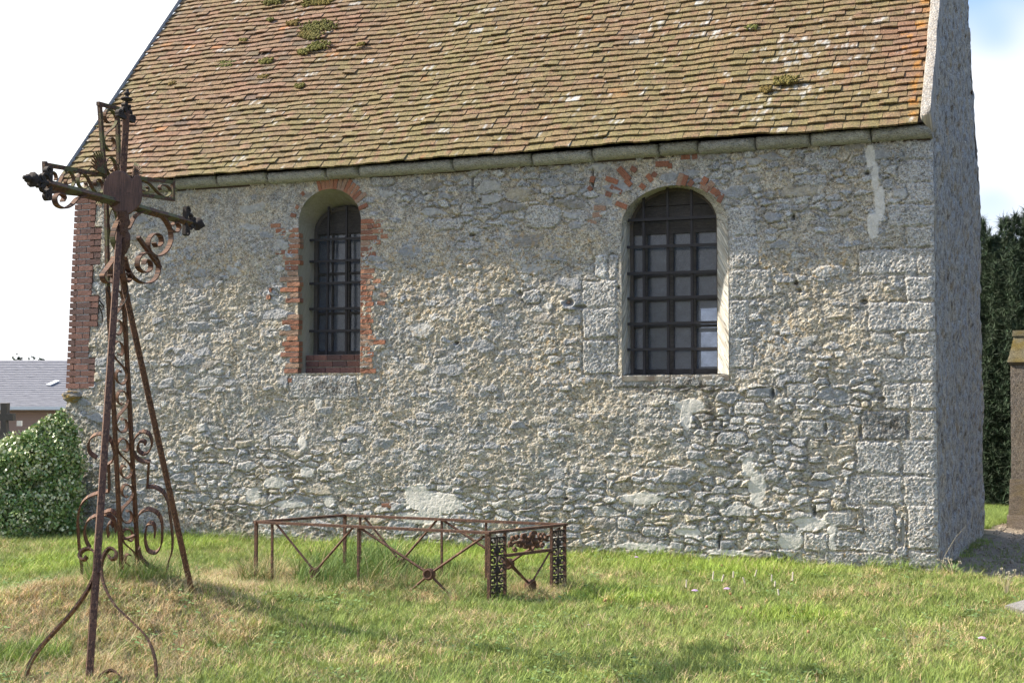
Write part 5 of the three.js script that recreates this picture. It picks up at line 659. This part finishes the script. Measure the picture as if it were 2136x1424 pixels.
  const leafy = (px, py, r, n, label) => { const b = px.isVector3 ? px : groundPt(px, py), o = thing('leafy_weed', label, 'weed', b); const P = [], I = [], C = []; for (let k = 0; k < n; k++) { const a = rnd() * 6.283, x = b.x + Math.cos(a) * r * 0.3 * rnd(), z = b.z + Math.sin(a) * r * 0.3 * rnd(), q = P.length; blade(P, I, C, 0, 0, r * rr(0.6, 1.1), r * 0.32, rr(0.3, 1), a, 0.3, [1, 1, 1]); for (let i = q; i < P.length; i += 3) { P[i] += x; P[i + 1] += b.y; P[i + 2] += z; } } part('leaves', geom(P, I), S({ color: new THREE.Color().setRGB(0.13, 0.21, 0.05), roughness: 0.7, side: THREE.DoubleSide }), o); };
  leafy(437, 1113, 0.16, 22, 'bright green leafy weed against the wall behind the iron cross'); leafy(1985, 1200, 0.14, 26, 'green weed at the shaded foot of the chapel corner'); leafy(1640, 1285, 0.09, 14, 'low broad leaved weed in the open lawn');
}
// ------------------------------------------------------------------ shrub at the far end of the wall
function leafCard(l, w) { const P = [0, 0, 0, -w, l * 0.45, 0.1 * l, w, l * 0.45, 0.1 * l, 0, l, 0.0]; return geom(P, [0, 2, 1, 1, 2, 3], [0, 0, 0, 1, 1, 0, 1, 1]); }
function leafSpray(n, l, w, spread) { const gs = []; for (let k = 0; k < n; k++) { const g = leafCard(l * rr(0.7, 1.2), w * rr(0.8, 1.2)); g.rotateX(rr(-1.2, 1.2)); g.rotateY(rnd() * 6.283); g.translate(rr(-spread, spread), rr(-spread, spread), rr(-spread, spread)); gs.push(g); } return mergeGeometries(gs); }
{
  const c = depthPt(40, 1105, 16.7), b = V3(c.x, groundH(c.x, c.z), c.z), o = thing('variegated_shrub', 'dense green shrub with cream edged leaves at the far end of the wall', 'shrub', b);
  const mat = new THREE.MeshPhysicalMaterial({ roughness: 0.45, transmission: 0.18, thickness: 0, side: THREE.DoubleSide }), spr = leafSpray(8, 0.046, 0.015, 0.05), lobes = [];
  for (const [px, py, r, dz] of [[20, 1030, 0.42, 0], [90, 1030, 0.40, -0.1], [125, 960, 0.26, 0.0], [70, 960, 0.34, 0.1], [20, 980, 0.34, 0.1], [120, 1060, 0.30, 0.15], [60, 1080, 0.36, 0.3], [0, 1070, 0.4, 0.2], [-60, 1040, 0.5, 0], [-60, 990, 0.4, 0.1], [136, 1010, 0.20, 0.1], [118, 912, 0.12, 0], [90, 925, 0.14, 0], [140, 920, 0.09, 0], [135, 890, 0.06, 0], [80, 900, 0.05, 0], [45, 940, 0.16, 0.1], [150, 1085, 0.12, 0.2], [128, 940, 0.14, 0.05], [146, 900, 0.05, 0], [125, 872, 0.045, 0], [112, 890, 0.06, 0], [60, 915, 0.06, 0], [30, 935, 0.10, 0.1], [100, 880, 0.03, 0], [148, 960, 0.10, 0.05]]) { const q = depthPt(px, py, 16.7); lobes.push([q.x + Fh.x * -dz, q.y, q.z - Fh.z * dz, r]); }
  const n = 6200, im = new THREE.InstancedMesh(spr, mat, n), m = new THREE.Matrix4(), qq = new THREE.Quaternion(), co = new THREE.Color(); for (let i = 0; i < n; i++) { let t = rnd() * lobes.reduce((q, l) => q + l[3], 0), L = lobes[0]; for (const l of lobes) { t -= l[3]; if (t <= 0) { L = l; break; } } const a = rnd() * 6.283, u = rr(-1, 1), s = Math.sqrt(1 - u * u), r = L[3] * rr(0.72, 1.08) * (1 + 0.2 * n2(a * 2, u * 3 + L[0])); const p = V3(L[0] + Math.cos(a) * s * r, L[1] + u * r, L[2] + Math.sin(a) * s * r); p.y = Math.max(p.y, groundH(p.x, p.z) + 0.03); qq.setFromEuler(new THREE.Euler(rnd() * 6, rnd() * 6, rnd() * 6)); m.compose(p.sub(b), qq, V3(1, 1, 1).multiplyScalar(rr(0.7, 1.3))); im.setMatrixAt(i, m); const k = rnd(); co.setRGB(...(k < 0.40 ? [0.16, 0.26, 0.08] : k < 0.68 ? [0.28, 0.38, 0.12] : [0.66, 0.66, 0.40])); im.setColorAt(i, co); }
  im.name = 'foliage'; im.castShadow = im.receiveShadow = true; im.userData = { kind: 'stuff' }; o.add(im);
  for (let k = 0; k < 9; k++) { const t = lobes[k + 2]; part('stem', bar(b.clone().add(V3(rr(-0.2, 0.2), -0.05, rr(-0.1, 0.1))), V3(t[0], t[1] + t[3] * 0.6, t[2]), 0.016, 0.016), S({ color: new THREE.Color().setRGB(0.14, 0.10, 0.07), roughness: 1 }), o); }
}

// ------------------------------------------------------------------ yews behind the gable
function tree(name, label, cat, base, spires, mats, grp, sprigGeo, count, jitter, trunkH) {
  const o = thing(name, label, cat, base, grp), bark = S({ color: new THREE.Color().setRGB(0.10, 0.075, 0.055), roughness: 1 });
  const g = new THREE.CylinderGeometry(0.1, 0.24, trunkH, 9, 6); { const p = g.attributes.position; for (let i = 0; i < p.count; i++) { const k = 1 + 0.2 * n2(p.getX(i) * 9, p.getY(i) * 2); p.setX(i, p.getX(i) * k); p.setZ(i, p.getZ(i) * k); } g.computeVertexNormals(); g.userData.local = true; g.translate(0, trunkH / 2 - 0.2, 0); } const trunk = part('trunk', g, bark, o);
  spires.slice(0, 8).forEach(s => { const l = bar(V3(0, trunkH * 0.55, 0), V3(s[0], s[1] + s[3] * 0.5, s[2]), 0.05, 0.05); l.userData.local = true; part('limb', l, bark, trunk); });
  const im = new THREE.InstancedMesh(sprigGeo, mats, count), m = new THREE.Matrix4(), q = new THREE.Quaternion(), co = new THREE.Color(); let tot = 0; spires.forEach(s => tot += s[3] * s[4]);
  for (let i = 0; i < count; i++) { let t = rnd() * tot, L = spires[0]; for (const s of spires) { t -= s[3] * s[4]; if (t <= 0) { L = s; break; } } const h = Math.pow(rnd(), 0.8), a = rnd() * 6.283, r = L[4] * Math.pow(1 - h, 0.55) * rr(0.6, 1.08) * (1 + 0.3 * n2(a * 2 + L[0] * 3, h * 6)); const p = V3(L[0] + Math.cos(a) * r, L[1] + h * L[3], L[2] + Math.sin(a) * r); q.setFromEuler(new THREE.Euler(rr(-jitter, jitter), rnd() * 6.283, rr(-jitter, jitter))); m.compose(p, q, V3(1, 1, 1).multiplyScalar(rr(0.7, 1.35))); im.setMatrixAt(i, m); const k = rr(0.7, 1.4); im.setColorAt(i, co.setRGB(0.030 * k, 0.052 * k, 0.022 * k)); }
  im.name = 'crown'; im.castShadow = im.receiveShadow = true; im.userData = { kind: 'stuff' }; o.add(im); return o;
}
{
  const P = [], I = [], C = []; for (let k = 0; k < 11; k++) blade(P, I, C, rr(-0.03, 0.03), rr(-0.03, 0.03), rr(0.06, 0.13), 0.016, rr(0.2, 1), rnd() * 6.283, 0.5, [rr(0.8, 1.2), rr(0.8, 1.2), 1]); const sprig = geom(P, I, null, C), mat = S({ vertexColors: true, roughness: 0.8, side: THREE.DoubleSide });
  const make = (px, Z, w, top, label, n) => { const c = depthPt(px, 900, Z), b = V3(c.x, groundH(c.x, c.z), c.z), H = depthPt(px, top, Z).y - b.y, sp = []; for (let k = 0; k < 30; k++) { const a = k * 2.4, r = w * Math.sqrt((k + 0.5) / 30), h = H * rr(0.5, 0.72) * (1 - 0.12 * (r / w)), y0 = H * rr(0.12, 0.42) * (r / w < 0.6 ? 1.2 : 0.8); sp.push([Math.cos(a) * r, y0, Math.sin(a) * r, Math.min(h, H * rr(0.92, 1) - y0), rr(0.26, 0.42)]); } for (let k = 0; k < 22; k++) { const a = k * 0.2856 * 1, r = w * rr(0.9, 1.1); sp.push([Math.cos(a * 3.1) * r, -0.1, Math.sin(a * 3.1) * r, H * rr(0.4, 0.6), rr(0.4, 0.6)]); } sp.push([0, 0, 0, H * 0.9, w * 0.9]); return tree('yew_tree', label, 'tree', b, sp, mat, 'yews behind the gable', sprig, n, 0.9, H * 0.5); };
  make(2080, 31, 1.3, 440, 'dark upright yew partly hidden by the chapel gable', 24000); make(2172, 29.5, 1.15, 432, 'dark yew rising beyond the lichen covered tomb pillar', 21000); make(2020, 34, 1.5, 452, 'dark yew mostly hidden behind the chapel gable', 12000);
  // unseen yews added to block the low sky and darken the end wall
  const addedYew = (x, z, H, label) => { const b = V3(x, groundH(x, z), z), sp = []; for (let k = 0; k < 26; k++) { const a = k * 2.4, r = 1.6 * Math.sqrt((k + 0.5) / 26), y0 = H * rr(0.08, 0.3); sp.push([Math.cos(a) * r, y0, Math.sin(a) * r, H * rr(0.85, 1) - y0, rr(0.4, 0.6)]); } sp.push([0, 0, 0, H * 0.9, 1.7]); tree('yew_tree', label, 'tree', b, sp, mat, 'yews behind the gable', sprig, 5000, 0.9, H * 0.5); };
  addedYew(6.8, -11, 9, 'added broad dark yew out of view beyond the tomb pillar'); addedYew(7.2, -8, 10, 'tallest of the added unseen yews that shade the gable'); addedYew(6.9, -5, 9.4, 'added unseen tall yew shading the middle of the gable'); addedYew(7.3, -2, 9, 'added unseen yew shading the near gable corner'); addedYew(7.8, 1, 8, 'last of the added unseen yews that shade the gable');
}
// ------------------------------------------------------------------ tomb pillar and slab on the gable side
{
  const lic = (lo, hi, yl) => (x, y, z) => mix3(mix3(lo, hi, 0.5 + 0.5 * fbm(x * 9, y * 9 + z * 7, 3)), [0.40, 0.29, 0.07], yl * sm(0.45, 0.65, 0.5 + 0.5 * fbm(x * 6 + 5, y * 6 + z * 5, 3)));
  const shaped = (w0, w1, y0, y1, b, f, r = 10) => { const g = new THREE.BoxGeometry(1, 1, 1, 6, r, 6), p = g.attributes.position, c = []; for (let i = 0; i < p.count; i++) { const t = p.getY(i) + 0.5, w = mix(w0, w1, t), x = p.getX(i) * w + 0.006 * n2(t * 9, p.getZ(i) * 7), z = p.getZ(i) * w + 0.006 * n2(t * 9 + 4, p.getX(i) * 7), y = mix(y0, y1, t); p.setXYZ(i, x, y, z); c.push(...f(x, y, z)); } g.setAttribute('color', new THREE.Float32BufferAttribute(c, 3)); g.rotateY(-0.1); g.computeVertexNormals(); g.translate(b.x, b.y, b.z); return g; };
  const Z = 22.2, c = depthPt(2171, 1100, Z), b = V3(c.x, groundH(c.x, c.z), c.z), m = M.cornice, Y = py => depthPt(2171, py, Z).y - b.y;
  const o = thing('tomb_pillar', 'brown stone tomb pillar with a yellow lichen covered cap beside the gable', 'monument', b), W = 0.75;
  part('plinth', shaped(W * 1.2, W * 1.18, -0.1, Y(1072), b, lic([0.36, 0.29, 0.23], [0.44, 0.36, 0.29], 0.2)), m, o); part('base', shaped(W * 1.12, W * 1.06, Y(1072) + 0.002, Y(998), b, lic([0.25, 0.20, 0.15], [0.32, 0.26, 0.20], 0.4)), m, o); part('shaft', shaped(W, W * 0.98, Y(998) + 0.002, Y(762), b, lic([0.24, 0.20, 0.17], [0.33, 0.28, 0.23], 0.12)), m, o); part('collar', shaped(W * 1.0, W * 1.08, Y(762) + 0.002, Y(756), b, lic([0.24, 0.2, 0.15], [0.3, 0.26, 0.2], 0.4), 2), m, o); part('cap', shaped(W * 1.08, W * 0.84, Y(756) + 0.002, Y(702), b, lic([0.36, 0.31, 0.2], [0.42, 0.36, 0.22], 0.9)), m, o); part('cap_top', shaped(W * 0.9, W * 0.88, Y(702) + 0.002, Y(690), b, lic([0.36, 0.31, 0.2], [0.42, 0.36, 0.22], 0.7), 2), m, o);
  const sp = groundPt(2168, 1290), s = thing('stone_slab', 'tilted pale stone slab lying at the edge of the lawn', 'slab', sp), sg = new THREE.BoxGeometry(0.42, 0.12, 0.5, 10, 3, 10); { const p = sg.attributes.position, cc = []; for (let i = 0; i < p.count; i++) { p.setXYZ(i, p.getX(i) + 0.012 * n2(p.getZ(i) * 8, p.getY(i) * 8), p.getY(i) + 0.012 * n2(p.getX(i) * 9, p.getZ(i) * 9), p.getZ(i)); cc.push(...mix3([0.40, 0.38, 0.35], [0.52, 0.49, 0.46], 0.5 + 0.5 * fbm(p.getX(i) * 12, p.getZ(i) * 12, 3))); } sg.setAttribute('color', new THREE.Float32BufferAttribute(cc, 3)); sg.rotateZ(0.28); sg.rotateY(0.5); sg.computeVertexNormals(); sg.translate(sp.x + 0.06, sp.y + 0.06, sp.z - 0.1); } part('slab', sg, m, s);
}
// ------------------------------------------------------------------ slate roofed barn, gravestone cross and far trees on the other side
{
  const Z = 42, e0 = depthPt(-160, 851, Z), e1 = depthPt(330, 851, Z), by = groundH(e0.x, e0.z), rise = depthPt(60, 752, Z + 5).y, o = thing('barn', 'long low building with a grey slate roof and horizontal boarded wall beyond the shrub', 'building', V3(e0.x, by - 0.3, e0.z));
  const d = e1.clone().sub(e0).normalize(), n = V3(-d.z, 0, d.x); if (n.dot(Fh) > 0) n.negate(); const L = e1.distanceTo(e0);
  const r0 = e0.clone().addScaledVector(n, -5).setY(rise), r1 = e1.clone().addScaledVector(n, -5).setY(rise);
  const roof = part('roof', geom([e0, e1, r1, r0].flatMap(p => [p.x, p.y - 0.02, p.z]), [0, 1, 2, 0, 2, 3], [0, 0, 1, 0, 1, 1, 0, 1]), M.slate, o);
  const rows = 26, sd = r0.clone().sub(e0), up = new THREE.Vector3().crossVectors(d, sd).normalize(); if (up.y < 0) up.negate(); for (let k = 0; k < rows; k++) { const a = e0.clone().addScaledVector(sd, k / rows).addScaledVector(up, 0.03), b = a.clone().addScaledVector(d, L), t = sd.clone().multiplyScalar(1.06 / rows).addScaledVector(up, -0.022); const P = [], I = [], UV = []; const nn = 40; for (let i = 0; i <= nn; i++) { const q = a.clone().lerp(b, i / nn).addScaledVector(up, 0.006 * n2(i * 0.7, k)), q2 = q.clone().add(t), q3 = q.clone().addScaledVector(up, -0.03); for (const p of [q3, q, q2]) { P.push(p.x, p.y, p.z); } UV.push(i * L / nn, k * 0.3, i * L / nn, k * 0.3 + 0.02, i * L / nn, k * 0.3 + 0.28); if (i < nn) { const z = i * 3; I.push(z, z + 3, z + 4, z, z + 4, z + 1, z + 1, z + 4, z + 5, z + 1, z + 5, z + 2); } } part('slate_course', geom(P, I, UV), M.slate, roof); }
  part('skylight', (() => { const c = e0.clone().addScaledVector(d, L * 0.43).addScaledVector(sd, 0.42).addScaledVector(up, 0.06); return bar(c, c.clone().addScaledVector(sd, 0.09).addScaledVector(d, 0.15), 0.16, 0.03, d); })(), M.white, roof);
  part('gutter', bar(e0.clone().addScaledVector(n, 0.08), e1.clone().addScaledVector(n, 0.08), 0.1, 0.1), M.white, o);
  const wm = S({ color: new THREE.Color().setRGB(0.40, 0.27, 0.22), roughness: 0.9 }), w0 = e0.clone().addScaledVector(n, -0.35), w1 = e1.clone().addScaledVector(n, -0.35); const wall = part('wall', bar(w0.clone().setY((w0.y + by) / 2 - 0.3), w1.clone().setY((w0.y + by) / 2 - 0.3), w0.y - by + 0.5, 0.1, V3(0, 1, 0)), wm, o);
  for (let y = e0.y - 0.08; y > e0.y - 1.5; y -= 0.085) part('board', bar(w0.clone().addScaledVector(n, 0.06).setY(y), w1.clone().addScaledVector(n, 0.06).setY(y - 0.001), 0.062, 0.03, V3(0, 1, 0)), wm, wall);
  for (const e of [e0, e1]) part('end_wall', bar(e.clone().addScaledVector(n, -0.4).setY(by), e.clone().addScaledVector(n, -4.9).setY(by), 3, 0.1, V3(0, 1, 0)), wm, o);
  const back = geom([r0, r1, r1.clone().addScaledVector(n, -5).setY(e0.y), r0.clone().addScaledVector(n, -5).setY(e0.y)].flatMap(p => [p.x, p.y, p.z]), [0, 1, 2, 0, 2, 3], [0, 0, 1, 0, 1, 1, 0, 1]); part('far_slope', back, M.slate, o);
  // gravestone cross
  const gc = depthPt(11, 935, 21), gb = V3(gc.x, groundH(gc.x, gc.z), gc.z), gx = thing('gravestone_cross', 'dark stone cross with flared foot on a pale tomb beside the shrub', 'gravestone', gb), q = (x, y) => { const p = depthPt(x, y, 21); return new THREE.Vector2(p.clone().sub(gb).dot(Rv), p.y - gb.y); };
  const s = new THREE.Shape(); [[-4, 930], [0, 915], [6, 890], [7, 876], [-8, 876], [-8, 863], [6, 863], [5, 841], [19, 841], [18, 863], [31, 863], [31, 876], [16, 876], [17, 895], [20, 908], [26, 916], [27, 930]].forEach((p, i) => { const w = q(...p); i ? s.lineTo(w.x, w.y) : s.moveTo(w.x, w.y); }); const cg = new THREE.ExtrudeGeometry(s, { depth: 0.1, bevelEnabled: true, bevelSize: 0.008, bevelThickness: 0.01, bevelSegments: 1 }); cg.applyMatrix4(new THREE.Matrix4().makeBasis(Rv.clone(), V3(0, 1, 0), Fh.clone().negate()).setPosition(gb)); const gm = S({ color: new THREE.Color().setRGB(0.07, 0.065, 0.06), roughness: 0.8, map: rep(grainMap, 3, 3) }); part('cross', cg, gm, gx);
  const tg = (x0, x1, y0, y1, dz0, dz1) => { const a = q(x0, y0), b = q(x1, y1), g = new THREE.BoxGeometry(b.x - a.x, a.y - b.y, dz1 - dz0); g.translate((a.x + b.x) / 2, (a.y + b.y) / 2, (dz0 + dz1) / 2); g.applyMatrix4(new THREE.Matrix4().makeBasis(Rv.clone(), V3(0, 1, 0), Fh.clone().negate()).setPosition(gb)); return g; };
  part('pedestal', tg(-14, 36, 936, 1000, -0.15, 0.2), S({ color: new THREE.Color().setRGB(0.22, 0.16, 0.13), roughness: 0.9 }), gx); const wp = depthPt(0, 0, 21); part('tablet', tg(2, 24, 917, 934, 0.12, 0.19), M.white, gx, 'small white tablet at the foot of the cross'); part('tablet', tg(21, 31, 878, 889, -0.3, -0.26), M.white, gx, 'small white tablet behind the cross arm');
  part('pedestal_foot', tg(-22, 44, 1000, 1075, -0.25, 0.3), S({ color: new THREE.Color().setRGB(0.26, 0.22, 0.19), roughness: 0.9 }), gx);
  const lc = leafSpray(14, 0.16, 0.05, 0.22), lm = S({ roughness: 0.9, side: THREE.DoubleSide });
  for (const [px, r, label] of [[36, 0.3, 'tallest of the bushy tree tops showing above the slate roof'], [63, 0.2, 'middle tree top showing above the slate roof'], [88, 0.12, 'smallest tree top just showing above the slate roof']]) { const Z2 = 66, c = depthPt(px, 754 - r * 6, Z2), b = V3(c.x, groundH(c.x, c.z), c.z), H = c.y - b.y; tree('far_tree', label, 'tree', b, [[0, H - 1.1, 0, 1.0 + r * 0.5, 0.35 * r + 0.12], [0.35, H - 1.5, 0, 1.2, 0.4], [-0.4, H - 1.8, 0, 1.3, 0.5], [0, H - 3.6, 0, 2.4, 1.3]], lm, 'tree tops above the slate roof', lc, 420, 1.5, H - 0.8); }
}
scene.traverse(o => { if (o.isMesh) { o.castShadow = true; o.receiveShadow = true; } });
renderer.render(scene, camera);
